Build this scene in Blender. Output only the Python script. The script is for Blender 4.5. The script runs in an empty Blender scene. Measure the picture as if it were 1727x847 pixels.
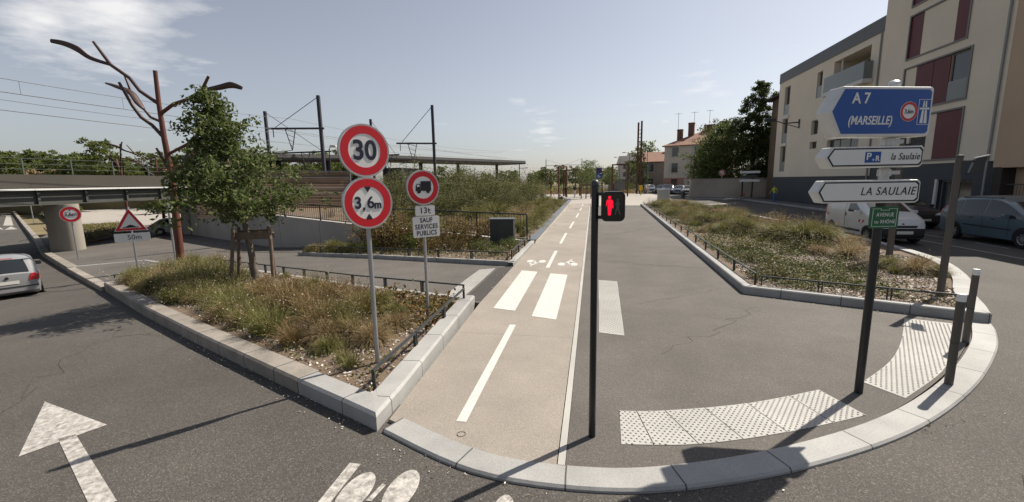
import bpy, bmesh, math, random
import numpy as np
from mathutils import Vector, Matrix
# ---------------------------------------------------------------- camera, sky, sun, exposure
S = bpy.context.scene
COL = S.collection
cam = bpy.data.objects.new('camera', bpy.data.cameras.new('camera')); COL.objects.link(cam)
cam.matrix_world = Matrix(((0.983209, -0.011638, 0.182111, 0), (0.181615, 0.159605, -0.970331, 0),
                           (-0.017773, 0.987112, 0.159039, 2.5), (0, 0, 0, 1)))
cam.data.sensor_width = 36; cam.data.lens = 36 * 729.29 / 1727
cam.data.clip_start = .05; cam.data.clip_end = 4000
S.camera = cam
SUN_EL, SUN_AZ = math.radians(48), math.radians(46)
SUN = Vector((math.sin(SUN_AZ) * math.cos(SUN_EL), math.cos(SUN_AZ) * math.cos(SUN_EL), math.sin(SUN_EL)))
W = bpy.data.worlds.new('World'); S.world = W; W.use_nodes = True
nt = W.node_tree; nt.nodes.clear()
def wn(t, **k):
    n = nt.nodes.new(t)
    for a, b in k.items(): setattr(n, a, b)
    return n
def wl(a, b): nt.links.new(a, b)
sky = wn('ShaderNodeTexSky', sky_type='NISHITA', sun_disc=False, sun_elevation=SUN_EL, sun_rotation=SUN_AZ,
         air_density=1.0, dust_density=1.2, ozone_density=1.0)
hs = wn('ShaderNodeHueSaturation'); hs.inputs['Saturation'].default_value = .50; hs.inputs['Value'].default_value = 1.0
tint = wn('ShaderNodeMix', data_type='RGBA', blend_type='MULTIPLY'); tint.inputs[0].default_value = 1; wl(sky.outputs[0], tint.inputs[6]); tint.inputs[7].default_value = (1.0, .972, 1.02, 1)
wl(tint.outputs[2], hs.inputs['Color'])
# thin clouds: two patches with broken edges, projected on a high flat layer
tc = wn('ShaderNodeTexCoord')
sep = wn('ShaderNodeSeparateXYZ'); wl(tc.outputs['Generated'], sep.inputs[0])
zz = wn('ShaderNodeMath', operation='ADD'); wl(sep.outputs[2], zz.inputs[0]); zz.inputs[1].default_value = .06
dv = wn('ShaderNodeVectorMath', operation='DIVIDE'); wl(tc.outputs['Generated'], dv.inputs[0])
cz = wn('ShaderNodeCombineXYZ')
for i in range(3): wl(zz.outputs[0], cz.inputs[i])
wl(cz.outputs[0], dv.inputs[1])
nz = wn('ShaderNodeTexNoise'); nz.inputs['Scale'].default_value = 1.9; nz.inputs['Detail'].default_value = 7; nz.inputs['Roughness'].default_value = .6
wl(dv.outputs[0], nz.inputs['Vector'])
def patch(d, r, amp):
    ds = wn('ShaderNodeVectorMath', operation='DISTANCE'); wl(tc.outputs['Generated'], ds.inputs[0]); ds.inputs[1].default_value = d
    mr = wn('ShaderNodeMapRange', clamp=True); wl(ds.outputs['Value'], mr.inputs['Value'])
    mr.inputs['From Min'].default_value = r; mr.inputs['From Max'].default_value = 0; mr.inputs['To Min'].default_value = 0; mr.inputs['To Max'].default_value = amp
    return mr.outputs[0]
acc = None
for d, r, a in (((-.745, .61, .28), .16, .42), ((-.80, .55, .25), .10, .32), ((-.111, .987, .113), .06, .32), ((.23, .955, .19), .06, .22)):
    o = patch(d, r, a)
    if acc is None: acc = o
    else:
        m = wn('ShaderNodeMath', operation='MAXIMUM'); wl(acc, m.inputs[0]); wl(o, m.inputs[1]); acc = m.outputs[0]
ad = wn('ShaderNodeMath', operation='ADD'); wl(nz.outputs[0], ad.inputs[0]); wl(acc, ad.inputs[1])
cm = wn('ShaderNodeMapRange', clamp=True); wl(ad.outputs[0], cm.inputs['Value'])
cm.inputs['From Min'].default_value = .65; cm.inputs['From Max'].default_value = 1.0; cm.inputs['To Max'].default_value = .75
mx = wn('ShaderNodeMix', data_type='RGBA'); wl(cm.outputs[0], mx.inputs[0]); wl(hs.outputs[0], mx.inputs[6]); mx.inputs[7].default_value = (10, 9.8, 9.6, 1)
bg = wn('ShaderNodeBackground'); bg.inputs['Strength'].default_value = .064
wl(mx.outputs[2], bg.inputs['Color'])
wo = wn('ShaderNodeOutputWorld'); wl(bg.outputs[0], wo.inputs['Surface'])
sl = bpy.data.lights.new('sun', 'SUN'); sl.energy = 4.5; sl.angle = math.radians(.53); sl.color = (1, .92, .80)
so = bpy.data.objects.new('sun', sl); COL.objects.link(so); so.rotation_euler = SUN.to_track_quat('Z', 'Y').to_euler(); so.location = (20, 20, 40)
S.view_settings.view_transform = 'Standard'; S.view_settings.look = 'None'
S.view_settings.exposure = 0.76; S.view_settings.gamma = 1; S.view_settings.use_curve_mapping = False
S.render.engine = 'CYCLES'
RNG = random.Random(7)
# ---------------------------------------------------------------- materials
MATS = {}
def mat(name, col, rough=.65, metal=0, var=0, vs=1.5, fine=0, fs=90, bump=0, bs=90, spec=.4, emit=None, coat=0, transl=0, stain=0):
    if name in MATS: return MATS[name]
    m = bpy.data.materials.new(name); MATS[name] = m; m.use_nodes = True
    t = m.node_tree; N = t.nodes; L = t.links; b = N['Principled BSDF']
    b.inputs['Roughness'].default_value = rough; b.inputs['Metallic'].default_value = metal
    b.inputs['Specular IOR Level'].default_value = spec; b.inputs['Coat Weight'].default_value = coat
    b.inputs['Coat Roughness'].default_value = .08
    g = N.new('ShaderNodeNewGeometry')
    def noise(s, det=3):
        n = N.new('ShaderNodeTexNoise'); n.inputs['Scale'].default_value = s; n.inputs['Detail'].default_value = det
        L.new(g.outputs['Position'], n.inputs['Vector']); return n.outputs[0]
    def ma(op, a, c):
        n = N.new('ShaderNodeMath'); n.operation = op
        for i, v in enumerate((a, c)):
            if hasattr(v, 'links'): L.new(v, n.inputs[i])
            else: n.inputs[i].default_value = v
        return n.outputs[0]
    f = None
    for amt, s, d in ((var, vs, 5), (fine, fs, 2), (stain, vs * .23, 6)):
        if amt:
            o = ma('MULTIPLY', ma('SUBTRACT', noise(s, d), .5), amt * 4)
            f = o if f is None else ma('ADD', f, o)
    b.inputs['Base Color'].default_value = (*col, 1)
    if f is not None:
        f = ma('MAXIMUM', ma('ADD', f, 1), .25)
        v = N.new('ShaderNodeVectorMath'); v.operation = 'SCALE'; v.inputs[0].default_value = col
        L.new(f, v.inputs['Scale']); L.new(v.outputs[0], b.inputs['Base Color'])
    if bump:
        bn = N.new('ShaderNodeBump'); bn.inputs['Strength'].default_value = bump; bn.inputs['Distance'].default_value = .01
        L.new(noise(bs), bn.inputs['Height']); L.new(bn.outputs[0], b.inputs['Normal'])
    if emit: b.inputs['Emission Color'].default_value = (*emit[0], 1); b.inputs['Emission Strength'].default_value = emit[1]
    return m
def leafmat(name, cols, transl=.3):
    m = bpy.data.materials.new(name); m.use_nodes = True; t = m.node_tree; N = t.nodes; L = t.links
    b = N['Principled BSDF']; b.inputs['Roughness'].default_value = .6; b.inputs['Specular IOR Level'].default_value = .25
    a = N.new('ShaderNodeAttribute'); a.attribute_name = 'rnd'
    r = N.new('ShaderNodeValToRGB'); e = r.color_ramp.elements
    for i, c in enumerate(cols):
        p = i / max(1, len(cols) - 1)
        if i < 2: e[i].position = p; e[i].color = (*c, 1)
        else: x = e.new(p); x.color = (*c, 1)
    L.new(a.outputs['Fac'], r.inputs[0]); L.new(r.outputs[0], b.inputs['Base Color'])
    tr = N.new('ShaderNodeBsdfTranslucent'); L.new(r.outputs[0], tr.inputs[0])
    mx = N.new('ShaderNodeMixShader'); mx.inputs[0].default_value = transl
    L.new(b.outputs[0], mx.inputs[1]); L.new(tr.outputs[0], mx.inputs[2]); L.new(mx.outputs[0], N['Material Output'].inputs[0])
    MATS[name] = m; return m
def jointed(m, axis, period, width=.006, off=0, dark=.35):
    """thin dark joints across a surface: axis 0/1/2 = world x/y/z, 'u' = the uv run of a kerb"""
    t = m.node_tree; N = t.nodes; L = t.links; b = N['Principled BSDF']
    if axis == 'u':
        uv = N.new('ShaderNodeUVMap'); s = N.new('ShaderNodeSeparateXYZ'); L.new(uv.outputs[0], s.inputs[0]); src = s.outputs[0]
    else:
        g = N.new('ShaderNodeNewGeometry'); s = N.new('ShaderNodeSeparateXYZ'); L.new(g.outputs['Position'], s.inputs[0]); src = s.outputs[axis]
    a = N.new('ShaderNodeMath'); a.operation = 'ADD'; L.new(src, a.inputs[0]); a.inputs[1].default_value = off + 1000 * period
    f = N.new('ShaderNodeMath'); f.operation = 'MODULO'; L.new(a.outputs[0], f.inputs[0]); f.inputs[1].default_value = period
    l = N.new('ShaderNodeMath'); l.operation = 'LESS_THAN'; L.new(f.outputs[0], l.inputs[0]); l.inputs[1].default_value = width
    mx = N.new('ShaderNodeMix'); mx.data_type = 'RGBA'; mx.blend_type = 'MULTIPLY'; L.new(l.outputs[0], mx.inputs[0])
    inp = b.inputs['Base Color']
    if inp.links: L.new(inp.links[0].from_socket, mx.inputs[6])
    else: mx.inputs[6].default_value = inp.default_value
    mx.inputs[7].default_value = (dark, dark, dark, 1); L.new(mx.outputs[2], inp); return m
def worn(m, base, scale=9, lo=.42, hi=.6, amt=.75):
    """paint worn through to the surface below, in patches"""
    t = m.node_tree; N = t.nodes; L = t.links; b = N['Principled BSDF']
    g = N.new('ShaderNodeNewGeometry'); n = N.new('ShaderNodeTexNoise'); n.inputs['Scale'].default_value = scale; n.inputs['Detail'].default_value = 8; n.inputs['Roughness'].default_value = .75
    L.new(g.outputs['Position'], n.inputs['Vector'])
    r = N.new('ShaderNodeMapRange'); L.new(n.outputs[0], r.inputs[0]); r.inputs[1].default_value = lo; r.inputs[2].default_value = hi; r.inputs[3].default_value = amt; r.inputs[4].default_value = 0
    mx = N.new('ShaderNodeMix'); mx.data_type = 'RGBA'; L.new(r.outputs[0], mx.inputs[0]); inp = b.inputs['Base Color']
    if inp.links: L.new(inp.links[0].from_socket, mx.inputs[6])
    else: mx.inputs[6].default_value = inp.default_value
    mx.inputs[7].default_value = (*base, 1); L.new(mx.outputs[2], inp); return m
def speckle(m, cols, scale=160, amt=.5):
    """exposed aggregate: pale and dark grains"""
    t = m.node_tree; N = t.nodes; L = t.links; b = N['Principled BSDF']
    g = N.new('ShaderNodeNewGeometry'); v = N.new('ShaderNodeTexVoronoi'); v.inputs['Scale'].default_value = scale
    L.new(g.outputs['Position'], v.inputs['Vector'])
    s = N.new('ShaderNodeSeparateColor'); L.new(v.outputs['Color'], s.inputs[0])
    r = N.new('ShaderNodeValToRGB'); e = r.color_ramp.elements; r.color_ramp.interpolation = 'CONSTANT'
    for i, (p, c) in enumerate(cols):
        x = e[i] if i < 2 else e.new(p)
        x.position = p; x.color = (c, c, c, 1)
    L.new(s.outputs[0], r.inputs[0])
    mx = N.new('ShaderNodeMix'); mx.data_type = 'RGBA'; mx.blend_type = 'MULTIPLY'; mx.inputs[0].default_value = amt; inp = b.inputs['Base Color']
    if inp.links: L.new(inp.links[0].from_socket, mx.inputs[6])
    else: mx.inputs[6].default_value = inp.default_value
    L.new(r.outputs[0], mx.inputs[7]); L.new(mx.outputs[2], inp); return m
# ---------------------------------------------------------------- mesh helper
class MB:
    def __init__(s): s.v = []; s.f = []; s.m = []; s.uv = {}
    def add(s, vs, fs, mi=0):
        o = len(s.v); s.v += [tuple(p) for p in vs]; s.f += [tuple(i + o for i in f) for f in fs]; s.m += [mi] * len(fs); return s
    def box(s, c, d, rz=0, mi=0, M=None):
        x, y, z = d[0] / 2, d[1] / 2, d[2] / 2
        vs = [Vector((a * x, b * y, e * z)) for a, b, e in ((-1,-1,-1),(1,-1,-1),(1,1,-1),(-1,1,-1),(-1,-1,1),(1,-1,1),(1,1,1),(-1,1,1))]
        R = M if M else Matrix.Rotation(rz, 3, 'Z')
        return s.add([R @ p + Vector(c) for p in vs], [(3,2,1,0),(4,5,6,7),(0,1,5,4),(1,2,6,5),(2,3,7,6),(3,0,4,7)], mi)
    def b2(s, a, b, mi=0):
        return s.box([(a[i] + b[i]) / 2 for i in range(3)], [abs(b[i] - a[i]) for i in range(3)], 0, mi)
    def bar(s, p, q, w, h=None, mi=0):
        p, q = Vector(p), Vector(q); d = q - p; h = h or w
        x = d.normalized(); up = Vector((0,0,1)) if abs(x.z) < .95 else Vector((0,1,0)); y = up.cross(x).normalized(); z = x.cross(y)
        M = Matrix((x, y, z)).transposed(); return s.box((p + q) / 2, (d.length, w, h), 0, mi, M)
    def cyl(s, p, q, r0, r1=None, n=16, mi=0, cap=True): return s.tube([p, q], [r0, r0 if r1 is None else r1], n, mi, cap)
    def tube(s, pts, rs, n=10, mi=0, cap=True, sq=None):
        pts = [Vector(p) for p in pts]; vs = []; fs = []; k = len(pts); ref = None
        for i, p in enumerate(pts):
            d = (pts[min(i + 1, k - 1)] - pts[max(i - 1, 0)]).normalized()
            if ref is None: ref = Vector((1,0,0)) if abs(d.x) < .8 else Vector((0,1,0))
            a = (ref - d * ref.dot(d)).normalized(); ref = a; b = d.cross(a)
            r = rs[i] if isinstance(rs[i], tuple) else (rs[i], rs[i])
            for j in range(n):
                t = 2 * math.pi * j / n; vs.append(p + a * (r[0] * math.cos(t)) + b * (r[1] * math.sin(t)))
        for i in range(k - 1):
            for j in range(n): fs.append((i*n + j, i*n + (j+1) % n, (i+1)*n + (j+1) % n, (i+1)*n + j))
        if cap: fs.append(tuple(range(n - 1, -1, -1))); fs.append(tuple((k-1)*n + j for j in range(n)))
        return s.add(vs, fs, mi)
    def lathe(s, prof, n=20, c=(0,0,0), mi=0, axis='Z'):
        vs = []; fs = []
        for r, z in prof:
            for j in range(n):
                t = 2*math.pi*j/n; x, y = r*math.cos(t), r*math.sin(t)
                vs.append({'Z':(c[0]+x,c[1]+y,c[2]+z),'Y':(c[0]+x,c[1]+z,c[2]+y),'X':(c[0]+z,c[1]+x,c[2]+y)}[axis])
        for i in range(len(prof)-1):
            for j in range(n): fs.append((i*n+j, i*n+(j+1)%n, (i+1)*n+(j+1)%n, (i+1)*n+j))
        return s.add(vs, fs, mi)
    def prism(s, poly, y0, y1, mi=0, plane='XZ'):
        """outline (a,b) extruded between y0 and y1 along the third axis"""
        g = (lambda a, b, t: (a, t, b)) if plane == 'XZ' else (lambda a, b, t: (a, b, t)) if plane == 'XY' else (lambda a, b, t: (t, a, b))
        n = len(poly)
        vs = [g(a, b, y0) for a, b in poly] + [g(a, b, y1) for a, b in poly]
        fs = [tuple(range(n)), tuple(range(2*n-1, n-1, -1))] + [(i, n+i, n+(i+1)%n, (i+1)%n) for i in range(n)]
        return s.add(vs, fs, mi)
    def ring(s, r0, r1, y0, y1, c=(0,0), n=40, mi=0):
        vs = []; fs = []
        for j in range(n):
            t = 2*math.pi*j/n; C, Q = math.cos(t), math.sin(t)
            for r in (r0, r1):
                for y in (y0, y1): vs.append((c[0]+r*C, y, c[1]+r*Q))
        for j in range(n):
            a, b = 4*j, 4*((j+1)%n)
            fs += [(a, b, b+2, a+2), (a+1, a+3, b+3, b+1), (a, a+1, b+1, b), (a+2, b+2, b+3, a+3)]
        return s.add(vs, fs, mi)
    def build(s, name, m, parent=None, smooth=False, bevel=0, fix=True, seg=2):
        me = bpy.data.meshes.new(name); me.from_pydata(s.v, [], s.f)
        for x in (m if isinstance(m, (list, tuple)) else [m]): me.materials.append(x)
        if max(s.m, default=0): me.polygons.foreach_set('material_index', s.m)
        if s.uv:
            l = me.uv_layers.new(name='UVMap')
            for lp in me.loops: l.data[lp.index].uv = s.uv.get(lp.vertex_index, (0, 0))
        if fix:
            bm = bmesh.new(); bm.from_mesh(me); bmesh.ops.recalc_face_normals(bm, faces=bm.faces); bm.to_mesh(me); bm.free()
        if smooth: me.shade_smooth(); me.set_sharp_from_angle(angle=math.radians(40))
        o = bpy.data.objects.new(name, me); COL.objects.link(o)
        if parent: o.parent = parent
        if bevel:
            b = o.modifiers.new('bevel', 'BEVEL'); b.width = bevel; b.segments = seg; b.limit_method = 'ANGLE'
        return o
def disc(r, n=40, c=(0,0), sx=1): return [(c[0] + r*sx*math.cos(2*math.pi*i/n), c[1] + r*math.sin(2*math.pi*i/n)) for i in range(n)]
def rrect(w, h, r, c=(0,0), n=5):
    p = []
    for cx, cy, a0 in ((w/2-r, h/2-r, 0), (-w/2+r, h/2-r, 90), (-w/2+r, -h/2+r, 180), (w/2-r, -h/2+r, 270)):
        for i in range(n+1):
            a = math.radians(a0 + 90*i/n); p.append((c[0]+cx+r*math.cos(a), c[1]+cy+r*math.sin(a)))
    return p
def text(name, body, size, m, parent, x, y, z, wx=1, shear=0, depth=.002, align='CENTER', off=0, sp=1):
    """raised lettering in the local XZ plane, read from -Y; (x, z) is the middle (or end) of the line"""
    c = bpy.data.curves.new(name, 'FONT'); c.body = body; c.size = size; c.align_x = align; c.align_y = 'CENTER'; c.shear = shear; c.extrude = depth; c.offset = off; c.space_character = sp
    t = bpy.data.objects.new(name, c); COL.objects.link(t)
    bpy.context.view_layer.update()
    me = bpy.data.meshes.new_from_object(t.evaluated_get(bpy.context.evaluated_depsgraph_get()))
    bpy.data.objects.remove(t); bpy.data.curves.remove(c)
    me.transform(Matrix.Translation((x, y, z)) @ Matrix.Rotation(math.pi/2, 4, 'X') @ Matrix.Diagonal((wx, 1, 1, 1)))
    me.name = name; me.materials.clear(); me.materials.append(m)
    o = bpy.data.objects.new(name, me); COL.objects.link(o); o.parent = parent; return o
def tag(o, label=None, cat=None, group=None, kind=None):
    if label: o['label'] = label
    if cat: o['category'] = cat
    if group: o['group'] = group
    if kind: o['kind'] = kind
    return o
def thing(name, label, cat, loc=(0,0,0), rz=0, group=None):
    o = bpy.data.objects.new(name, None); COL.objects.link(o); o.empty_display_size = .2
    o.location = loc; o.rotation_euler = (0, 0, rz); return tag(o, label, cat, group)
def dup(root, loc, rz=0, label=None, sc=1):
    r = root.copy(); COL.objects.link(r); r.location = loc; r.rotation_euler = (0, 0, rz); r.scale = (sc,)*3 if not isinstance(sc, tuple) else sc
    if label: r['label'] = label
    for ch in list(root.children):
        c = ch.copy(); COL.objects.link(c); c.parent = r
        for g in list(ch.children):
            d = g.copy(); COL.objects.link(d); d.parent = c
    return r
def struct(o): o['kind'] = 'structure'; return o
# ---------------------------------------------------------------- ground heights: the left side slopes down to the underpass
def ramp(x, s): return -s * min(max(0, -2.3 - x), 36.)
def zp(x, y=0): return ramp(x, .047)                      # paths and planters on the left
def zr(x, y=0): return ramp(x, .055) - .035               # roads
def slab(name, poly, m, z=zp, dz=0, skirt=.2, cuts=(), parent=None, kind=True):
    """a flat sheet with a given outline, draped on the height z(x, y)+dz, with a skirt at its edge"""
    bm = bmesh.new(); f = bm.faces.new([bm.verts.new((x, y, 0)) for x, y in poly])
    for cx in cuts:
        bmesh.ops.bisect_plane(bm, geom=bm.verts[:] + bm.edges[:] + bm.faces[:], plane_co=(cx, 0, 0), plane_no=(1, 0, 0))
    for f in bm.faces:
        if f.normal.z < 0: f.normal_flip()
    if skirt:
        be = [e for e in bm.edges if len(e.link_faces) == 1]
        r = bmesh.ops.extrude_edge_only(bm, edges=be)
        low = set(g for g in r['geom'] if isinstance(g, bmesh.types.BMVert))
    else: low = set()
    for v in bm.verts: v.co.z = z(v.co.x, v.co.y) + dz - (skirt if v in low else 0)
    bmesh.ops.triangulate(bm, faces=[f for f in bm.faces if len(f.verts) > 4])
    me = bpy.data.meshes.new(name); bm.to_mesh(me); bm.free(); me.materials.append(m)
    o = bpy.data.objects.new(name, me); COL.objects.link(o)
    if parent: o.parent = parent
    elif kind: o['kind'] = 'structure'
    return o
def kerb(name, pts, w, m, ztop, zbot, side=1, parent=None, label=None, cat=None, ch=.02):
    """kerb stones swept along an outer edge line; the stones lie on the left (side=1) or right of it"""
    P = [Vector((p[0], p[1])) for p in pts]; b = MB(); u = 0; n = len(P); rows = []
    for i in range(n):
        d0 = (P[i] - P[i-1]).normalized() if i else None; d1 = (P[i+1] - P[i]).normalized() if i < n-1 else None
        d = ((d0 or d1) + (d1 or d0)).normalized(); nn = Vector((-d.y, d.x)) * side
        k = 1 / max(.4, nn.dot(Vector((-(d1 or d0).y, (d1 or d0).x)) * side))
        if i: u += (P[i] - P[i-1]).length
        rows.append((P[i], P[i] + nn * (ch * k), P[i] + nn * (w * k), u))
    vs = []
    for a, a2, c, u in rows:
        zt, zb = ztop(a.x, a.y), zbot(a.x, a.y)
        vs += [(a.x, a.y, zb), (a.x, a.y, zt - ch), (a2.x, a2.y, zt), (c.x, c.y, zt), (c.x, c.y, zb)]
    fs = []
    for i in range(n-1):
        for j in range(4): fs.append((5*i+j, 5*i+5+j, 5*i+6+j, 5*i+1+j))
    fs += [(0,1,2,3,4), tuple(5*(n-1)+j for j in (4,3,2,1,0))]
    b.add(vs, fs)
    for i, r in enumerate(rows):
        for j in range(5): b.uv[5*i+j] = (r[3], j*.1)
    o = b.build(name, m, parent)
    if label: tag(o, label, cat)
    elif not parent: struct(o)
    return o
def dens(pts, step):
    out = []
    for a, c in zip(pts[:-1], pts[1:]):
        n = max(1, int(math.hypot(c[0]-a[0], c[1]-a[1]) / step))
        out += [(a[0] + (c[0]-a[0])*i/n, a[1] + (c[1]-a[1])*i/n) for i in range(n)]
    return out + [pts[-1]]
def smoothpts(pts, k=6):
    """Catmull-Rom through plan points"""
    q = [pts[0]] + list(pts) + [pts[-1]]; out = []
    for i in range(1, len(q)-2):
        for j in range(k):
            t = j/k; out.append(tuple(.5*((2*q[i][d]) + (-q[i-1][d]+q[i+1][d])*t + (2*q[i-1][d]-5*q[i][d]+4*q[i+1][d]-q[i+2][d])*t*t + (-q[i-1][d]+3*q[i][d]-3*q[i+1][d]+q[i+2][d])*t**3) for d in range(len(pts[0]))))
    return out + [tuple(pts[-1])]
def inpoly(x, y, poly):
    c = False; n = len(poly); j = n-1
    for i in range(n):
        if (poly[i][1] > y) != (poly[j][1] > y) and x < (poly[j][0]-poly[i][0])*(y-poly[i][1])/(poly[j][1]-poly[i][1]) + poly[i][0]: c = not c
        j = i
    return c
# ---------------------------------------------------------------- surface materials
M_as = speckle(mat('road_asphalt', (.074, .067, .060), .85, var=.13, vs=1.1, stain=.2, bump=.35, bs=140), ((0, .55), (.35, .9), (.7, 1.25), (.93, 2.4)), 120, .75)
M_fw = speckle(mat('footway_asphalt', (.098, .089, .080), .85, var=.15, vs=1.3, stain=.2, bump=.3, bs=150), ((0, .6), (.3, .9), (.65, 1.2), (.94, 2.0)), 140, .65)
M_cy = jointed(speckle(mat('cycle_path_concrete', (.258, .229, .198), .85, var=.09, vs=1.6, stain=.13, bump=.2, bs=150), ((0, .65), (.25, .95), (.7, 1.15), (.92, 1.6)), 170, .6), 1, 3.9, .012, -6.7, .6)
M_gr = jointed(speckle(mat('kerb_granite', (.30, .298, .29), .7, var=.12, vs=2.5, stain=.2, bump=.15, bs=120), ((0, .7), (.3, 1.0), (.75, 1.15)), 190, .55), 'u', 1.0, .016, 0, .22)
M_go = jointed(speckle(mat('weathered_kerb_stone', (.25, .225, .195), .8, var=.22, vs=3.2, stain=.3, bump=.3, bs=60), ((0, .7), (.3, 1.0), (.75, 1.2)), 150, .6), 'u', 1.0, .022, .3, .2)
M_paint = worn(mat('white_road_paint', (.48, .46, .43), .6, var=.08, vs=4, fine=.08), (.13, .115, .10), 16, .36, .60, .85)
M_paintc = worn(mat('white_path_paint', (.52, .51, .48), .6, var=.05, vs=4), (.24, .20, .165), 9, .30, .46, .55)
M_soil = mat('bark_and_soil', (.13, .095, .065), .95, var=.25, vs=3, fine=.3, fs=70, bump=.8, bs=60)
M_conc = jointed(mat('wall_concrete', (.32, .302, .28), .8, var=.08, vs=.8, stain=.18, fine=.05), 0, 2.6, .03, 0, .55)
M_plaza = mat('pale_plaza_concrete', (.31, .285, .255), .8, var=.07, vs=.25, fine=.06, stain=.05)
M_dry = mat('dry_ground', (.16, .13, .07), .95, var=.25, vs=.4, fine=.2, fs=8)
M_zinc = mat('grey_metal_cap', (.16, .175, .19), .45, metal=.5, var=.05)
M_tact = speckle(mat('tactile_paving_stone', (.365, .355, .335), .75, var=.08, vs=3, stain=.12, fine=.06), ((0, .85), (.5, 1.0), (.8, 1.1)), 150, .5)
FL = (-2.3, -38.3)
flat = lambda x, y=0: 0.
# ---------------------------------------------------------------- ground, roads, paths
def zground(x, y=0): return ramp(x, .055) - .45
slab('ground', [(-1500, -1500), (1500, -1500), (1500, 1500), (-1500, 1500)], M_dry, zground, 0, 0, FL)
KL = [(-2.16, 3.78), (-3.61, 4.52), (-6.82, 6.18), (-10.27, 8.02), (-15.24, 10.80), (-23.2, 15.1), (-36., 22.2), (-47, 28.7), (-70.5, 42.1), (-107, 63), (-172, 100)]
road = slab('road', [(60, -40), (60, 200), (2, 200), (2, 60), (-1.9, 60), (-1.9, 4.3)] + [(x+.06, y+.12) for x, y in KL[1:]] + [(-172, -40)], M_as, zr, 0, .1, FL)
ARC_O = smoothpts([(-2.10, 3.78), (-1.0, 3.31), (.08, 3.25), (1.0, 3.47), (2.11, 3.96), (3.30, 4.70), (4.55, 5.78), (5.70, 7.02), (6.35, 7.88), (6.62, 8.33)])
cyc = slab('cycle_path', [(-2.12, 3.98), (-1.9, 3.88), (-1.0, 3.54), (-.29, 3.50), (-.28, 47), (-2.26, 47), (-2.3, 12.4), (-2.3, 8.5)], M_cy, flat, 0, .15)
def para(p, q, w):
    d = Vector((q[0]-p[0], q[1]-p[1])).normalized(); n = Vector((-d.y, d.x)) * w/2
    return [(p[0]-n.x, p[1]-n.y), (q[0]-n.x, q[1]-n.y), (q[0]+n.x, q[1]+n.y), (p[0]+n.x, p[1]+n.y)]
def mark(name, polys, parent, z=flat, dz=.004, m=None):
    b = MB()
    for p in polys: b.add([(x, y, z(x, y) + dz) for x, y in p], [tuple(range(len(p)))])
    o = b.build(name, m or M_paint, parent, fix=False)
    for f in o.data.polygons:
        if f.normal.z < 0: f.flip()
    return o
for a, c in (((-1.34, 4.05), (-1.36, 7.2)), ((-1.27, 12.3), (-1.27, 15.4)), ((-1.25, 17.2), (-1.23, 20.8)), ((-1.17, 22.9), (-1.13, 26.6)), ((-1.08, 29.6), (-1.05, 33.4)), ((-1.03, 36.5), (-1.0, 40.2)), ((-1.0, 43.2), (-1.0, 46))):
    mark('centre_dash', [para(a, c, .11)], cyc, m=M_paintc)
mark('crossing_stripe', [[(-1.93, 8.15), (-1.47, 8.02), (-1.49, 11.72), (-1.95, 11.86)]], cyc, m=M_paintc)
mark('crossing_stripe', [[(-1.1, 7.73), (-.63, 7.58), (-.64, 11.4), (-1.11, 11.55)]], cyc, m=M_paintc)
def bicycle(cx, cy, s, flip):
    """rider on a bicycle seen from the side, stretched along the path"""
    k = -1 if flip else 1
    P = lambda pts: [(cx + k*x*s, cy + k*y*s*2.1) for x, y in pts]
    return [P(disc(.155, 20, (-.26, 0))), P(disc(.155, 20, (.26, 0))),
            P([(-.12, .16), (-.06, .12), (.10, .30), (.22, .20), (.26, .24), (.14, .40), (.02, .42)]),
            P([(.02, .30), (.08, .26), (.05, .12), (.14, .0), (.08, -.04), (-.02, .10)]), P(disc(.05, 12, (.10, .50))), P([(.08, .0), (.14, .02), (.12, -.1), (.06, -.1)])]
mark('bicycle_symbol', bicycle(-1.72, 13.3, .72, True), cyc, m=M_paintc)
mark('bicycle_symbol', bicycle(-.72, 12.9, .72, False), cyc, m=M_paintc)
slab('edging_strip', [(-.28, 3.50), (-.215, 3.50), (-.215, 43), (-.28, 43)], mat('edging_concrete', (.37, .36, .335), .8, var=.08, stain=.1), flat, .006, .15)
slab('edging_strip', [(2.9, 43.05), (-.2, 43.05), (-.2, 43.2), (2.9, 43.2)], MATS['edging_concrete'], flat, .006, .1)
AI = smoothpts([(-.2, 3.5), (.08, 3.51), (.95, 3.73), (2.0, 4.19), (3.13, 4.92), (4.33, 5.98), (5.45, 7.2), (6.05, 8.03), (6.3, 8.5)])
foot = slab('footway', AI + [(3.35, 9.9), (4.53, 43), (-.21, 43), (-.21, 3.5)], M_fw, flat, 0, .15)
kerb('dropped_kerb', dens(ARC_O, .12), .27, M_gr, lambda x, y: .006, lambda x, y: -.2, 1)
# tactile slabs with their studs
def tactile(name, poly, stud, parent, z=flat, rows=True):
    b = MB(); b.add([(x, y, z(x, y) + .005) for x, y in poly], [tuple(range(len(poly)))])
    xs = [p[0] for p in poly]; ys = [p[1] for p in poly]; y = min(ys) + stud/2; k = 0
    cx = sum(xs)/len(xs); cy = sum(ys)/len(ys)
    while y < max(ys):
        x = min(xs) + (stud/2 if k % 2 else 0)
        while x < max(xs):
            # keep the studs inside the outline
            if inpoly(x + (x-cx)*.03, y + (y-cy)*.03, poly):
                q = [(x + .0125*math.cos(a), y + .0125*math.sin(a)) for a in (0, 1.047, 2.094, 3.1416, 4.189, 5.236)]; q2 = [(x + .009*math.cos(a), y + .009*math.sin(a)) for a in (0, 1.047, 2.094, 3.1416, 4.189, 5.236)]
                zz = z(x, y) + .004
                b.add([(u, v, zz) for u, v in q] + [(u, v, zz + .0085) for u, v in q2], [(i, (i+1) % 6, 6+(i+1) % 6, 6+i) for i in range(6)] + [(6, 7, 8, 9, 10, 11)])
            x += stud
        y += stud * .866; k += 1
    o = b.build(name, M_tact, parent)
    return o
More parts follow.
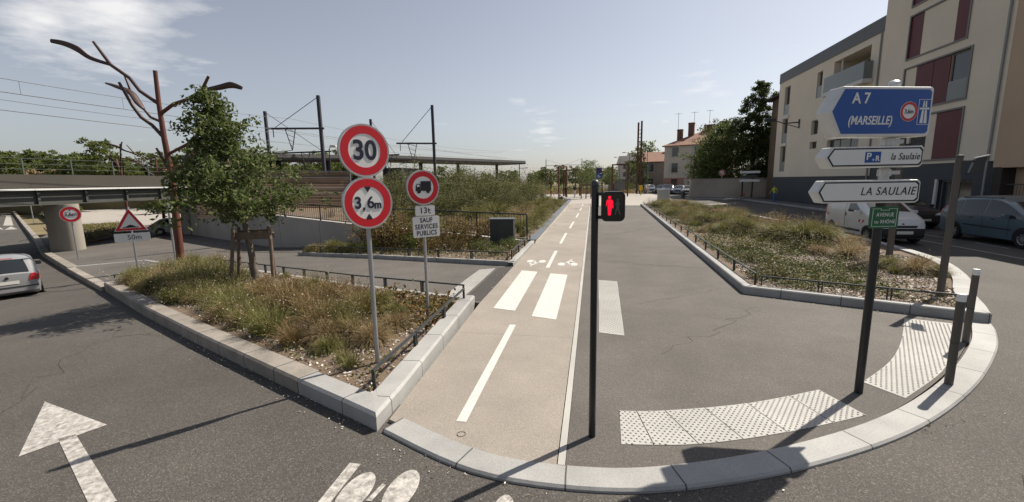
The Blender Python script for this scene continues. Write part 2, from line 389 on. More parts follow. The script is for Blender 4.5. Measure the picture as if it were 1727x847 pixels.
def bandpoly(inner, outer, n=10):
    return smoothpts(inner, n) + smoothpts(outer, n)[::-1]
TI, TO = smoothpts([(.31, 4.52), (.80, 4.60), (1.73, 4.90), (2.66, 5.36)], 8), smoothpts([(.29, 3.90), (1.02, 4.02), (1.92, 4.36), (2.86, 4.82)], 8)
n = len(TI)
for i0 in range(0, n-1, 4):
    i1 = min(n-1, i0 + 4); e = .006
    tactile('tactile_paving', [(TI[i0][0]+e, TI[i0][1])] + TI[i0+1:i1] + [(TI[i1][0]-e, TI[i1][1])] + [(TO[i1][0]-e, TO[i1][1])] + TO[i1-1:i0:-1] + [(TO[i0][0]+e, TO[i0][1])], .052, foot)
tactile('tactile_paving', smoothpts([(5.41, 8.44), (4.64, 7.24), (3.98, 6.37), (3.27, 5.65)], 5) + smoothpts([(3.5, 5.28), (4.42, 6.12), (5.09, 6.95), (5.98, 8.22)], 5), .056, foot)
tactile('tactile_paving', [(.13, 7.0), (.53, 6.9), (.62, 10.75), (.17, 10.85)], .056, foot)
for x, y, r in ((1.35, 3.95, .035), (-1.27, 3.83, .045)):
    b = MB(); b.ring(r*.88, r, 0, .002, n=24); o = b.build('survey_stud', mat('stud_iron', (.13, .115, .10), .6, metal=.5), foot); o.matrix_world = Matrix.Translation((x, y, .006)) @ Matrix.Rotation(-math.pi/2, 4, 'X')
# ---------------------------------------------------------------- left: planter, side path, small bed
LB = [(-2.46, 8.6), (-6.0, 10.1), (-10.4, 12.25), (-15.6, 14.7)]
LP = [(-2.16, 3.95), (-2.42, 8.55)] + LB[1:] + [(-15.35, 10.9)] + KL[3:0:-1]
slab('planting_soil', [(-2.3, 4.1), (-2.55, 8.4), (-6.0, 9.95), (-10.4, 12.1), (-15.4, 14.5), (-15.2, 11.0), (-10.25, 8.2), (-6.8, 6.35), (-3.6, 4.7)], M_soil, zp, .10, .2)
kerb('planter_kerb', dens([(-15.4, 10.92)] + KL[3:1:-1] + [(-3.65, 4.545)], .35), .30, M_go, lambda x, y: zp(x) + .15, lambda x, y: zr(x) - .1, 1, ch=.03)
kerb('planter_kerb', dens([(-3.64, 4.54), (-2.17, 3.80)], .5)[:-1] + [(-2.17, 3.80)] + dens([(-2.18, 4.4), (-2.42, 8.55)], .5), .27, M_gr, lambda x, y: zp(x) + .15, lambda x, y: zr(x) - .1, 1, ch=.03)
kerb('planter_kerb', dens([(-2.42, 8.57)] + LB[1:], .5), .16, M_gr, lambda x, y: zp(x) + .10, lambda x, y: zp(x) - .1, 1)
slab('side_path', [(-2.31, 12.4), (-2.31, 8.5)] + LB[1:] + [(-15.4, 10.9), (-23.2, 15.25), (-36, 22.35), (-47, 28.85), (-52, 33), (-52, 60), (-40, 60), (-33, 31), (-16.5, 19.9), (-12.9, 18.9), (-12.55, 16.3), (-7.75, 14.6)], M_fw, zp, 0, .2, FL)
kerb('road_kerb', dens([KL[5], KL[6], KL[7], KL[8], KL[9], KL[10]][::-1], 2), .35, M_go, lambda x, y: zp(x) + .03, lambda x, y: zr(x) - .1, 1)
kerb('road_kerb', dens([(-23.15, 15.05), (-15.45, 10.85)], 1), .3, M_go, lambda x, y: zp(x) + .006, lambda x, y: zr(x) - .1, 1)
kerb('road_kerb', dens([(-23.1, 15.25), (-20.7, 16.45), (-18.2, 15.3)], .6), .15, M_gr, lambda x, y: zp(x) + .02, lambda x, y: zp(x) - .05, 1)
sp = slab('path_band', [(-2.72, 12.25), (-2.31, 12.38), (-2.31, 8.62), (-2.74, 8.78)], mat('dark_path_asphalt', (.052, .047, .043), .9, var=.1, fine=.2), zp, .004, 0)
tactile('tactile_paving', [(-3.3, 9.12), (-2.8, 8.92), (-2.8, 12.2), (-3.25, 12.05)], .06, sp, zp)
# small bed in front of the retaining wall
MBK = [(-2.36, 12.5), (-7.75, 14.65), (-12.4, 16.3)]
slab('planting_soil', [(-2.38, 17.25), (-2.38, 12.55), (-7.75, 14.75), (-12.4, 16.4), (-12.7, 18.9), (-7, 17.95)], M_soil, zp, .08, .2)
kerb('planter_kerb', dens(MBK, .5), .14, M_gr, lambda x, y: zp(x) + .13, lambda x, y: zp(x) - .1, -1)
kerb('planter_kerb', dens([(-2.31, 12.45), (-2.31, 17.3)], .5), .16, M_gr, lambda x, y: .11, lambda x, y: -.1, 1)
# retaining wall, the raised bed behind it and the kerb wall beside the cycle path
WL = [(-2.55, 17.32), (-7, 17.95), (-10.6, 18.3), (-16.2, 19.45), (-33.4, 30.9)]
def zemb(x, y=0): return min(.06 + .07 * max(0, -2.6 - x), 1.15)
b = MB(); vs = []
for x, y in WL: vs += [(x, y, zp(x) - .2), (x, y, zemb(x) + .02), (x + .05, y + .3, zemb(x) + .02), (x + .05, y + .3, zp(x) - .2)]
fs = [(0, 1, 2, 3), tuple(4*(len(WL)-1) + j for j in (3, 2, 1, 0))]
for i in range(len(WL)-1):
    for j in range(4): fs.append((4*i+j, 4*i+4+j, 4*i+4+(j+1) % 4, 4*i+(j+1) % 4))
b.add(vs, fs)
tag(b.build('retaining_wall', M_conc), 'low grey concrete retaining wall sloping up behind the shrub bed, under the dark railing', 'wall')
slab('raised_bed', [(-2.5, 17.6), (-2.55, 46.8), (-12, 46.9), (-40, 60), (-33.5, 31.4), (-16, 19.8), (-10.6, 18.65), (-7, 18.3)], M_soil, zemb, 0, .6, (-18.2,))
def zkw(x, y): return .10 + .3 * max(0, y - 17.3) / 30
kw = MB(); P = [(y, .1 + .3*(y - 17.3)/30) for y in (17.35, 24, 32, 40, 47)]
kw.prism([(17.35, -.1)] + [(47, -.1)] + [(y, z) for y, z in P[::-1]], -2.52, -2.27, plane='YZ')
kw.b2((-10.5, 46.75, -.1), (-2.53, 47, .385))
kt = tag(kw.build('kerb_wall', mat('pale_wall_concrete', (.42, .40, .37), .8, var=.08, stain=.1)), 'low pale concrete wall with dark metal cap running beside the cycle path', 'wall')
cp = MB(); cp.prism([(17.3, .105)] + [(47.05, .405)] + [(47.05, .445), (17.3, .145)], -2.58, -2.24, plane='YZ'); cp.b2((-10.5, 46.7, .39), (-2.585, 47.05, .43))
cp.build('wall_cap', M_zinc, kt)
# ---------------------------------------------------------------- right planter
RE = smoothpts([(6.62, 8.36), (6.95, 8.9), (7.5, 9.9), (8.6, 11.6), (9.6, 14.0), (10.1, 17.5), (10.2, 22), (9.9, 30), (8.8, 38), (7.6, 43)], 5)
RO = [(3.27, 9.9)] + [(6.62, 8.33)]
slab('planting_soil', [(3.5, 10.05), (6.5, 8.6)] + [(x - .2, y + .05) for x, y in RE[3:]] + [(4.75, 43)], M_soil, flat, .11, .2)
kerb('planter_kerb', dens([(4.52, 43.2), (3.25, 9.95), (3.27, 9.88), (3.35, 9.84), (6.5, 8.35), (6.62, 8.34)], .5), .2, M_gr, lambda x, y: .17, lambda x, y: -.1, 1)
kerb('planter_kerb', RE, .3, M_gr, lambda x, y: .165, lambda x, y: -.15, 1)
kerb('planter_kerb', [(7.6, 43.02), (4.5, 43.25)], .2, M_gr, lambda x, y: .16, lambda x, y: -.1, 1)
# ---------------------------------------------------------------- plaza, far pavement, road marks
slab('plaza', [(-11, 47.05), (-.2, 47.05), (-.2, 43.21), (4.4, 43.21), (7.7, 43.4), (8.6, 48), (10.2, 62), (9.6, 78), (6.5, 84), (-26, 80), (-26, 60)], M_plaza, flat, 0, .15)
slab('forecourt', [(-50, 34), (-66, 43), (-99, 62), (-150, 95), (-140, 130), (-60, 90), (-50, 60)], M_plaza, zp, .03, .2)
slab('pavement', [(16.6, 8), (18.3, 8), (18.55, 56), (14, 58), (12.5, 66), (9.8, 66), (12, 56.5), (16.6, 53)], mat('pavement_asphalt', (.12, .11, .10), .85, var=.1, fine=.15), flat, .09, .3)
kerb('road_kerb', dens([(16.58, 8), (16.58, 53), (12, 56.5), (9.78, 66)], 2), .18, M_gr, lambda x, y: .097, lambda x, y: -.1, -1)
def arrow(p, ang, s=1):
    c, q = math.cos(ang), math.sin(ang); f = lambda x, y: (p[0] + c*x - q*y, p[1] + q*x + c*y); return f
mark('arrow_marking', [[(-7.18, 4.16), (-5.82, 3.08), (-5.52, 3.70)], [(-5.79, 3.40), (-4.05, 2.50), (-3.95, 2.62), (-5.69, 3.50)]], road, zr, .005)
mark('lane_bar_marking', [[(-2.15, 2.62), (-2.05, 2.66), (-2.06, 3.28), (-2.17, 3.28)]], road, zr, .005)
mark('cycle_symbol_marking', [[(-1.915 + .125*math.cos(q), 2.94 + .25*math.sin(q)) for q in np.linspace(0, 6.1, 28)], [(-1.545 + .125*math.cos(q), 3.02 + .26*math.sin(q)) for q in np.linspace(0, 6.1, 28)], [(-.66 + .09*math.cos(q), 2.88 + .23*math.sin(q)) for q in np.linspace(0, 6.1, 28)], [(-1.78, 2.86), (-1.73, 2.86), (-1.70, 3.06), (-1.74, 3.07)]], road, zr, .005)
for i, q in enumerate(([(-12.5, 0)],)): pass
mark('parking_line', [para((12.55, 15.0), (12.5, 24), .09)], road, zr, .005)
mark('parking_line', [para((13.8, 17.2), (13.85, 18.6), .08), para((13.8, 19.4), (13.85, 21.5), .08), para((13.0, 25.4), (16.3, 25.6), .1)], road, zr, .005)
mark('crosswalk_bar', [[(-103.4, 59.8), (-101.4, 59.2), (-74.0, 43.3), (-75.2, 43.0)]], road, zr, .01)
mark('crosswalk_bar', [[(-109, 62.4), (-105.4, 61.6), (-100.6, 58.8), (-105, 60.2)]], road, zr, .01)
mark('hump_triangles', [[(-70.2, 39.3), (-71.9, 40.8), (-67.7, 38.7)], [(-67.1, 38.4), (-72.2, 42.0), (-66.3, 39.1)]], road, zr, .01)
mark('give_way_line', [para((8.9, 43.3), (14.5, 47.0), .5)], road, zr, .005)
# hairline cracks and tar seams in the asphalt
def crack(a, c, wd, parent, z, seed):
    r = random.Random(seed); n = 16; pts = []
    for i in range(n+1):
        f = i/n; k = .12*math.hypot(c[0]-a[0], c[1]-a[1])*math.sin(math.pi*f); pts.append((a[0]+(c[0]-a[0])*f + r.uniform(-k, k)*.5, a[1]+(c[1]-a[1])*f + r.uniform(-k, k)*.5))
    b = MB()
    for p, q in zip(pts[:-1], pts[1:]):
        w = wd*r.uniform(.5, 1.3); b.add([(x, y, z(x, y) + .003) for x, y in para(p, q, w)], [(0, 1, 2, 3)])
    o = b.build('crack', mat('crack_dirt', (.028, .025, .022), .95), parent, fix=False)
    for f in o.data.polygons:
        if f.normal.z < 0: f.flip()
for i, (a, c, wd) in enumerate((((-4.5, 5.0), (-11, 7.5), .010), ((-6, 2.0), (-9.5, 6.5), .008), ((7.5, 7.4), (13.0, 13.2), .022), ((9.0, 6.0), (14.5, 12.0), .02), ((6.9, 5.2), (9.0, 9.4), .012), ((1.8, 2.6), (5.2, 4.8), .008), ((-1.2, 2.5), (1.6, 2.9), .006))): crack(a, c, wd, road, zr, i)
for i, (a, c, wd) in enumerate((((.2, 13.5), (3.4, 12.6), .012), ((1.0, 6.2), (3.2, 8.9), .006), ((.6, 20), (3.4, 24), .02), ((.9, 8.8), (2.9, 10.3), .007))): crack(a, c, wd, foot, flat, 20 + i)
# ---------------------------------------------------------------- signs and posts
M_galv = mat('galvanised_steel', (.36, .37, .38), .45, metal=.75, var=.06, vs=6)
M_black = mat('black_gloss_paint', (.014, .016, .018), .35, var=.15, vs=8, spec=.5)
M_dkgrey = mat('dark_grey_paint', (.045, .047, .05), .45, var=.1, vs=6)
M_sw = mat('sign_white', (.70, .70, .68), .45, var=.03, vs=5)
M_sr = mat('sign_red', (.52, .012, .022), .4, var=.04, vs=7)
M_sb = mat('sign_black', (.012, .013, .02), .5)
M_snavy = mat('sign_lettering', (.012, .014, .035), .5)
M_blue = mat('sign_blue', (.008, .07, .30), .4, var=.04)
M_alu = mat('sign_back_aluminium', (.45, .45, .45), .4, metal=.7)
def roundplate(root, z, r, x=0, name='sign_plate', y=-.045):
    """white disc with a grey folded rim and a red ring; the face looks along -Y"""
    p = MB().prism(disc(r, 48, (x, z)), y - .012, y + .012).build(name, M_sw, root)
    MB().ring(r + .001, r + .012, y - .016, y + .03, (x, z), 48).build('rim', M_alu, p)
    MB().ring(r*.66, r*.965, y - .016, y - .0125, (x, z), 48).build('red_ring', M_sr, p)
    return p
def bracket(root, z, r=.03):
    MB().box((0, -.014, z), (.10, .07, .035)).build('bracket', M_galv, root)
def post(root, h, r=.03, m=None, z0=-.1): return MB().cyl((0,0,z0), (0,0,h), r, n=20).build('pole', m or M_galv, root, smooth=True)
t = thing('traffic_sign', 'grey post with a round 30 sign above a round 3,6m height limit sign', 'road sign', (-2.88, 5.19, .08), math.radians(52))
post(t, 3.1, .03)
p = roundplate(t, 2.835, .318); text('lettering', '30', .335, M_snavy, p, 0, -.06, 2.83, .95, off=.008)
q = roundplate(t, 2.178, .318, y=-.05)
text('lettering', '3', .205, M_snavy, q, -.135, -.066, 2.178, .92, off=.006); text('lettering', '6', .215, M_snavy, q, .030, -.066, 2.178, .95, off=.003); MB().prism([(-.078, 2.125), (-.050, 2.125), (-.050, 2.098), (-.066, 2.07), (-.078, 2.07), (-.069, 2.098), (-.078, 2.098)], -.068, -.0645).build('comma', M_snavy, q); text('lettering', 'm', .145, M_snavy, q, .125, -.066, 2.15, .9, off=.005)
for s in (1, -1): MB().prism([(-.045, 2.178 + s*.208), (.045, 2.178 + s*.208), (0, 2.178 + s*.135)], -.067, -.0625).build('height_arrow', M_sb, q)
for z in (2.0, 2.36, 2.66, 3.0): bracket(t, z)
t = thing('traffic_sign', 'grey post with round no lorries sign above white 13t and SAUF SERVICES PUBLICS plates', 'road sign', (-2.96, 7.28, .1), math.radians(45))
post(t, 2.55, .028)
p = roundplate(t, 2.32, .292)
lx = MB(); lx.b2((-.045, -.066, 2.285), (.145, -.0625, 2.43)); lx.prism([(-.14, 2.28), (-.14, 2.33), (-.118, 2.385), (-.052, 2.385), (-.052, 2.28)], -.066, -.0625); lx.b2((-.145, -.066, 2.262), (.145, -.0625, 2.284))
lx.prism(disc(.036, 20, (-.085, 2.255)), -.067, -.0624); lx.prism(disc(.036, 20, (.085, 2.255)), -.067, -.0624)
k = lx.build('lorry_symbol', M_sb, p)
MB().prism([(-.122, 2.335), (-.108, 2.372), (-.075, 2.372), (-.075, 2.335)], -.0685, -.067).build('cab_window', M_sw, k)
a = MB().prism(rrect(.36, .17, .025, (.02, 1.915)), -.05, -.04).build('sign_plate', M_sw, t); text('lettering', '13', .145, M_snavy, a, -.015, -.052, 1.915, 1.05, off=.001); MB().prism([(.078, 1.955), (.094, 1.955), (.094, 1.932), (.122, 1.932), (.122, 1.918), (.094, 1.918), (.094, 1.885), (.102, 1.877), (.122, 1.877), (.122, 1.863), (.096, 1.863), (.078, 1.880), (.078, 1.918), (.060, 1.918), (.060, 1.932), (.078, 1.932)], -.054, -.0505).build('lettering', M_snavy, a)
MB().prism(rrect(.375, .185, .03, (.02, 1.915)), -.047, -.036).build('rim', M_alu, a)
c = MB().prism(rrect(.50, .36, .03, (.03, 1.63)), -.05, -.04).build('sign_plate', M_sw, t)
MB().prism(rrect(.515, .375, .035, (.03, 1.63)), -.047, -.036).build('rim', M_alu, c)
for i, w in enumerate(('SAUF', 'SERVICES', 'PUBLICS')): text('lettering', w, .118, M_snavy, c, .03, -.052, 1.745 - i*.115, .82, sp=1.1, off=.0022)
for z in (1.63, 1.915, 2.2, 2.42): bracket(t, z)
# triangle hump sign with its 50m plate
t = thing('warning_sign', 'red bordered triangle road hump sign above a white 50m plate', 'road sign', (-16.0, 12.5, zp(-16)), math.radians(40))
post(t, 2.5, .03)
tri = lambda r: [(r*math.cos(math.radians(a)), 1.93 + r*math.sin(math.radians(a))) for a in (90, 210, 330)]
p = MB().prism(tri(.53), -.05, -.04).build('sign_plate', M_sw, t)
v0, v1 = tri(.50), tri(.35); b = MB()
b.add([(x, -.054, z) for x, z in v0 + v1], [(0, 1, 4, 3), (1, 2, 5, 4), (2, 0, 3, 5)]); b.build('red_border', M_sr, p)
hp = [(-.21, 1.80)] + [(-.15 + .3*i/12, 1.80 + .075*math.sin(math.pi*i/12)**1.2) for i in range(13)] + [(.21, 1.80), (.21, 1.775), (-.21, 1.775)]
MB().prism(hp, -.056, -.0515).build('hump_symbol', M_sb, p)
a = MB().prism(rrect(.98, .30, .03, (0, 1.43)), -.05, -.04).build('sign_plate', M_sw, t); text('lettering', '50m', .23, M_snavy, a, .06, -.053, 1.43, 1)
t = thing('height_limit_sign', 'round 3,6m height limit sign on a thin post in front of the bridge pier', 'road sign', (-26.7, 17.96, zp(-26.7)), math.radians(50))
post(t, 2.6, .035); p = roundplate(t, 2.36, .40); text('lettering', '3,6m', .27, M_snavy, p, 0, -.065, 2.36, .85, off=.006)
MB().prism([(-.05, 2.60), (.05, 2.60), (0, 2.53)], -.067, -.0625).build('height_arrow', M_sb, p)
t = thing('metal_post', 'bare thin grey steel post beside the rust red steel tree', 'post', (-18.4, 16.05, zp(-18.4))); post(t, 2.55, .045)
MB().lathe([(0, .03), (.045, .02), (.05, 0)], 16, (0, 0, 2.55)).build('cap', M_galv, t)
t = thing('crossing_sign', 'small blue square crossing sign beyond the bridge pier', 'road sign', (-71.8, 44.1, zp(-71.8)), math.radians(60)); post(t, 3.0, .05)
p = MB().b2((-.75, -.08, 2.9), (.75, -.05, 4.2)).build('sign_plate', M_blue, t); MB().prism([(-.5, 3.1), (.5, 3.1), (0, 3.95)], -.09, -.081).build('white_triangle', M_sw, p)
# pedestrian signal
t = thing('pedestrian_light', 'black pedestrian signal post in mid view with a red standing man lit', 'traffic light', (.02, 4.0, 0), math.radians(0))
po = MB().cyl((0, 0, -.05), (0, 0, 2.47), .034, .031, 24).build('pole', M_black, t, smooth=True)
MB().lathe([(0, .028), (.02, .024), (.036, .006), (.038, -.02), (.033, -.022)], 24, (0, 0, 2.475)).build('cap', M_dkgrey, t, smooth=True)
for z in (2.165, 2.375): MB().b2((.028, -.02, z-.015), (.075, .02, z+.015)).build('arm', M_black, t)
hd = MB().prism(rrect(.205, .262, .045, (.158, 2.265)), -.065, .075).build('signal_head', M_black, t, bevel=.008)
MB().prism(rrect(.155, .205, .012, (.158, 2.265)), -.069, -.0655).build('lens', mat('dark_signal_lens', (.012, .013, .013), .18, spec=.5), hd)
vz = MB(); r0, r1 = rrect(.205, .262, .045, (.158, 2.265)), rrect(.188, .245, .04, (.158, 2.265)); n = len(r0)
vs = [(x, -.066, z) for x, z in r0 + r1] + [(x, -.085, z) for x, z in r0 + r1]; fs = []
for i in range(n):
    j = (i+1) % n; fs += [(2*n+i, 2*n+j, 3*n+j, 3*n+i), (i, j, 2*n+j, 2*n+i), (n+j, n+i, 3*n+i, 3*n+j)]
vz.add(vs, fs).build('visor', M_black, hd)
def man(cx, cz, s, walk=False):
    b = MB(); y0, y1 = -.0745, -.0695
    b.prism(disc(.013*s, 16, (cx, cz + .075*s)), y0, y1)
    if not walk:
        b.prism([(cx-.019*s, cz+.056*s), (cx+.019*s, cz+.056*s), (cx+.021*s, cz+.01*s), (cx+.012*s, cz-.08*s), (cx+.001*s, cz-.085*s), (cx-.001*s, cz-.085*s), (cx-.012*s, cz-.08*s), (cx-.017*s, cz+.01*s)], y0, y1)
        b.prism([(cx+.021*s, cz+.054*s), (cx+.030*s, cz+.040*s), (cx+.033*s, cz-.02*s), (cx+.025*s, cz-.02*s), (cx+.0225*s, cz+.02*s)], y0, y1)
        b.prism([(cx-.021*s, cz+.054*s), (cx-.026*s, cz+.045*s), (cx-.030*s, cz+.0*s), (cx-.025*s, cz+.0*s), (cx-.0205*s, cz+.03*s)], y0, y1)
    else:
        b.prism([(cx-.014*s, cz+.056*s), (cx+.014*s, cz+.056*s), (cx+.012*s, cz-.005*s), (cx+.03*s, cz-.08*s), (cx+.02*s, cz-.083*s), (cx, cz-.02*s), (cx-.022*s, cz-.083*s), (cx-.03*s, cz-.08*s), (cx-.013*s, cz-.005*s)], y0, y1)
        b.prism([(cx+.015*s, cz+.05*s), (cx+.032*s, cz+.02*s), (cx+.028*s, cz+.015*s), (cx+.014*s, cz+.035*s)], y0, y1); b.prism([(cx-.015*s, cz+.05*s), (cx-.032*s, cz+.02*s), (cx-.028*s, cz+.015*s), (cx-.0145*s, cz+.035*s)], y0, y1)
    return b
man(.127, 2.27, 1.0).build('red_man', mat('lit_red', (.3, .0, .01), .5, emit=((1, .004, .03), .75)), hd)
man(.197, 2.26, .85, True).build('unlit_man', mat('unlit_lens', (.09, .11, .10), .4), hd)
# direction signs on the black post
t = thing('direction_sign', 'black post with blue A 7 MARSEILLE panel, two white arrow panels and green street plate', 'road sign', (3.07, 5.36, 0))
MB().cyl((0, 0, -.05), (0, 0, 2.2), .042, n=24).build('pole', M_black, t, smooth=True)
MB().cyl((0, 0, 2.2), (0, 0, 3.43), .047, n=24).build('mast_head', M_alu, t, smooth=True)
MB().lathe([(0, .03), (.03, .024), (.05, .006), (.052, -.03), (.047, -.031)], 24, (0, 0, 3.44)).build('cap', M_alu, t, smooth=True)
M_case = mat('sign_case_white', (.62, .62, .60), .5, var=.10, vs=5, stain=.1)
M_dirt = mat('dirt_stain', (.16, .13, .10), .8, var=.3, vs=20)
def arrowcase(parent, x0, x1, z0, z1, tip, th, ang, rim=.022, face=M_sw, border=None):
    zc = (z0+z1)/2
    def outl(e, e2=None):
        e2 = e if e2 is None else e2; r = .025
        tl = x0 + e*.45; return [(x0 - tip + e2*1.25, zc), (tl, z0 + e), (x1 - e - r, z0 + e), (x1 - e, z0 + e + r), (x1 - e, z1 - e - r), (x1 - e - r, z1 - e), (tl, z1 - e)]
    M = Matrix.Rotation(math.radians(ang), 4, 'Z')
    c = MB().prism(outl(0), -.14, .04).build('arrow_panel', M_case, parent, bevel=.012); c.matrix_local = M
    if border:
        MB().prism(outl(rim), -.1432, -.1395).build('black_border', border, c)
        MB().prism(outl(rim + .014), -.1452, -.1425).build('panel_face', face, c)
    else: MB().prism(outl(rim), -.1432, -.1395).build('panel_face', face, c)
    return c
A = arrowcase(t, -.70, .315, 2.885, 3.375, .14, .18, 17, .028, M_blue)
text('lettering', 'A 7', .145, M_sw, A, -.60, -.145, 3.255, .92, align='LEFT', off=.003)
text('lettering', '(MARSEILLE)', .118, M_sw, A, -.63, -.145, 3.04, .78, shear=.18, align='LEFT', off=.002)
MB().prism(disc(.098, 36, (.045, 3.13)), -.1462, -.142).build('height_sign_face', M_sw, A); MB().ring(.070, .095, -.1475, -.1463, (.045, 3.13), 36).build('height_sign_ring', M_sr, A)
text('height_lettering', '3,6m', .062, M_sb, A, .045, -.1475, 3.13, .85)
mw = MB()
for x0, x1, z0, z1 in ((.150, .154, 3.0, 3.25), (.288, .292, 3.0, 3.25), (.154, .288, 3.246, 3.25), (.154, .288, 3.0, 3.004), (.165, .278, 3.15, 3.168)): mw.b2((x0, -.146, z0), (x1, -.142, z1))
for s in (-1, 1):
    c = .2215
    mw.prism([(c + s*.006, 3.015), (c + s*.04, 3.015), (c + s*.027, 3.145), (c + s*.006, 3.145)], -.146, -.142); mw.prism([(c + s*.006, 3.173), (c + s*.025, 3.173), (c + s*.018, 3.235), (c + s*.006, 3.235)], -.146, -.142)
mw.build('motorway_symbol', M_sw, A)
B = arrowcase(t, -.665, .27, 2.575, 2.79, .075, .16, 10, .016, M_sw, M_sb)
pr = MB().b2((-.335, -.148, 2.625), (-.175, -.1445, 2.735)).build('parking_square', M_blue, B)
text('lettering', 'P', .10, M_sw, B, -.300, -.1495, 2.685, 1, off=.002); text('lettering', '+', .06, M_sw, B, -.252, -.1495, 2.65, 1); text('lettering', 'R', .075, M_sw, B, -.210, -.1495, 2.665, .9, off=.002)
text('lettering', 'la Saulaie', .098, M_sb, B, .225, -.1465, 2.68, .74, shear=.25, align='RIGHT', sp=1.1)
Cc = arrowcase(t, -.655, .27, 2.205, 2.445, .07, .16, 3, .016, M_sw, M_sb)
text('lettering', 'LA SAULAIE', .118, M_sb, Cc, .22, -.1465, 2.325, .77, shear=.22, align='RIGHT', sp=1.12)
for z in (2.52, 2.84):
    MB().cyl((0, 0, z-.035), (0, 0, z+.035), .062, n=20).b2((.03, -.05, z-.02), (.12, .03, z+.02)).build('clamp', M_alu, t)
MB().prism(disc(.03, 12, (-.78, 3.125)), -.125, -.02).build('dirt_patch', M_dirt, A) if False else None
M_green = worn(mat('street_plate_green', (.012, .115, .045), .4, var=.08), (.25, .27, .25), 18, .30, .40, .6)
g = MB().prism(rrect(.305, .232, .02, (-.005, 2.045)), -.075, -.062).build('street_plate', M_green, t); g.matrix_local = Matrix.Rotation(math.radians(10), 4, 'Z')
fr = MB()
for x0, x1, z0, z1 in ((-.135, -.05, 2.138, 2.142), (.04, .125, 2.138, 2.142), (-.135, .125, 1.948, 1.952), (-.135, -.131, 1.952, 2.138), (.121, .125, 1.952, 2.138), (-.05, -.046, 2.122, 2.142), (.036, .04, 2.122, 2.142), (-.046, .036, 2.122, 2.126)): fr.b2((x0, -.0775, z0), (x1, -.0755, z1))
fr.build('white_border', M_sw, g)
text('lettering', 'AVENUE', .058, M_sw, g, .0, -.0765, 2.075, .8, sp=1.1); text('lettering', 'DU', .036, M_sw, g, -.085, -.0765, 1.995, .8); text('lettering', 'RHÔNE', .054, M_sw, g, .035, -.0765, 2.0, .8, sp=1.1)
# grey signal post behind the direction signs
t = thing('traffic_light', 'dark grey signal post with its black head half hidden behind the blue motorway panel', 'traffic light', (8.72, 14.55, .1), math.radians(-20))
MB().cyl((0, 0, -.1), (0, 0, 3.55), .085, .07, 20).build('pole', mat('brown_grey_paint', (.09, .08, .07), .5, var=.08), t, smooth=True)
h = MB().prism(rrect(.30, .95, .05, (.30, 3.45)), -.12, .12).build('signal_head', M_black, t, bevel=.01)
MB().b2((.05, -.04, 3.2), (.16, .04, 3.26)).build('arm', M_black, t)
for i in range(3):
    z = 3.74 - i*.29; v = MB().prism(disc(.10, 20, (.30, z)), -.126, -.1205).build('lens', mat('dim_red_lens', (.09, .008, .008), .3) if i == 0 else MATS['dark_signal_lens'], h)
# tall dark post with a lamp-like detector head
t = thing('signal_post', 'tall dark grey post in the right planter corner with a small boxy detector head', 'post', (6.79, 9.72, .1), math.radians(-25))
MB().cyl((0, 0, -.1), (0, 0, 2.72), .062, .055, 20).build('pole', MATS['brown_grey_paint'], t, smooth=True)
MB().lathe([(0, .02), (.05, .012), (.06, 0), (.06, -.03)], 18, (0, 0, 2.725)).build('cap', M_dkgrey, t)
MB().b2((.04, -.02, 2.60), (.22, .02, 2.635)).build('arm', M_dkgrey, t)
hm = MB().prism([(.14, 2.40), (.20, 2.66), (.36, 2.70), (.30, 2.43)], -.09, .09).build('detector_head', M_black, t, bevel=.01)
MB().prism([(.195, 2.665), (.365, 2.705), (.385, 2.73), (.20, 2.685)], -.10, .10).build('hood', M_galv, hm)
# bollards
def bollard(loc, label):
    t = thing('bollard', label, 'bollard', loc, 0, 'bollards on the corner kerb')
    MB().lathe([(.042, -.1), (.042, 1.03)], 24).build('post', MATS['brown_grey_paint'], t, smooth=True)
    MB().lathe([(.0425, 1.03), (.0435, 1.03), (.0435, 1.10), (.039, 1.115), (.0, 1.118)], 24).build('white_cap', M_sw, t, smooth=True)
    MB().lathe([(.0425, .52), (.0425, .535)], 24).build('band', M_dkgrey, t)
bollard((4.23, 5.74, 0), 'grey bollard with white top standing nearest to the black direction sign post')
bollard((5.52, 7.31, 0), 'grey bollard with white top standing at the end of the right planter kerb')
# low hoop rails
M_rail = mat('dark_rail_paint', (.026, .03, .031), .45, var=.15, vs=10)
def hoop(p, q, h, label, group, mids=0, z=zp):
    """one low rail section: a flat top rail on two posts set just inside the ends"""
    d = Vector((q[0]-p[0], q[1]-p[1])); L = d.length; zz = z(p[0], p[1]); dz = z(q[0], q[1]) - zz
    t = thing('low_rail', label, 'railing', (p[0], p[1], zz + .1), math.atan2(d.y, d.x), group)
    e = .03; k = lambda x: dz*x/L
    MB().bar((e-.02, 0, h-.014), (L-e+.02, 0, h-.014+dz), .035, .028).build('top_rail', M_rail, t)
    for i in range(mids + 2):
        x = e + (L-2*e)*i/(mids+1)
        MB().b2((x-.012, -.02, -.15 + k(x)), (x+.012, .02, h-.028+k(x))).build('post', M_rail, t)
ORD = ['first', 'second', 'third', 'fourth', 'fifth', 'sixth', 'seventh', 'eighth', 'ninth', 'tenth', 'eleventh', 'twelfth', 'thirteenth', 'fourteenth', 'fifteenth', 'sixteenth', 'seventeenth', 'eighteenth', 'nineteenth', 'twentieth']
def run(pts, step, h, where, group, z=zp, mids=0):
    i = 0
    for a, c in zip(pts[:-1], pts[1:]):
        L = math.hypot(c[0]-a[0], c[1]-a[1]); n = max(1, round(L/step))
        for j in range(n):
            p = (a[0]+(c[0]-a[0])*j/n, a[1]+(c[1]-a[1])*j/n); q = (a[0]+(c[0]-a[0])*(j+1)/n, a[1]+(c[1]-a[1])*(j+1)/n)
            hoop(p, q, h, '%s low dark rail %s' % (ORD[i], where), group, mids, z); i += 1
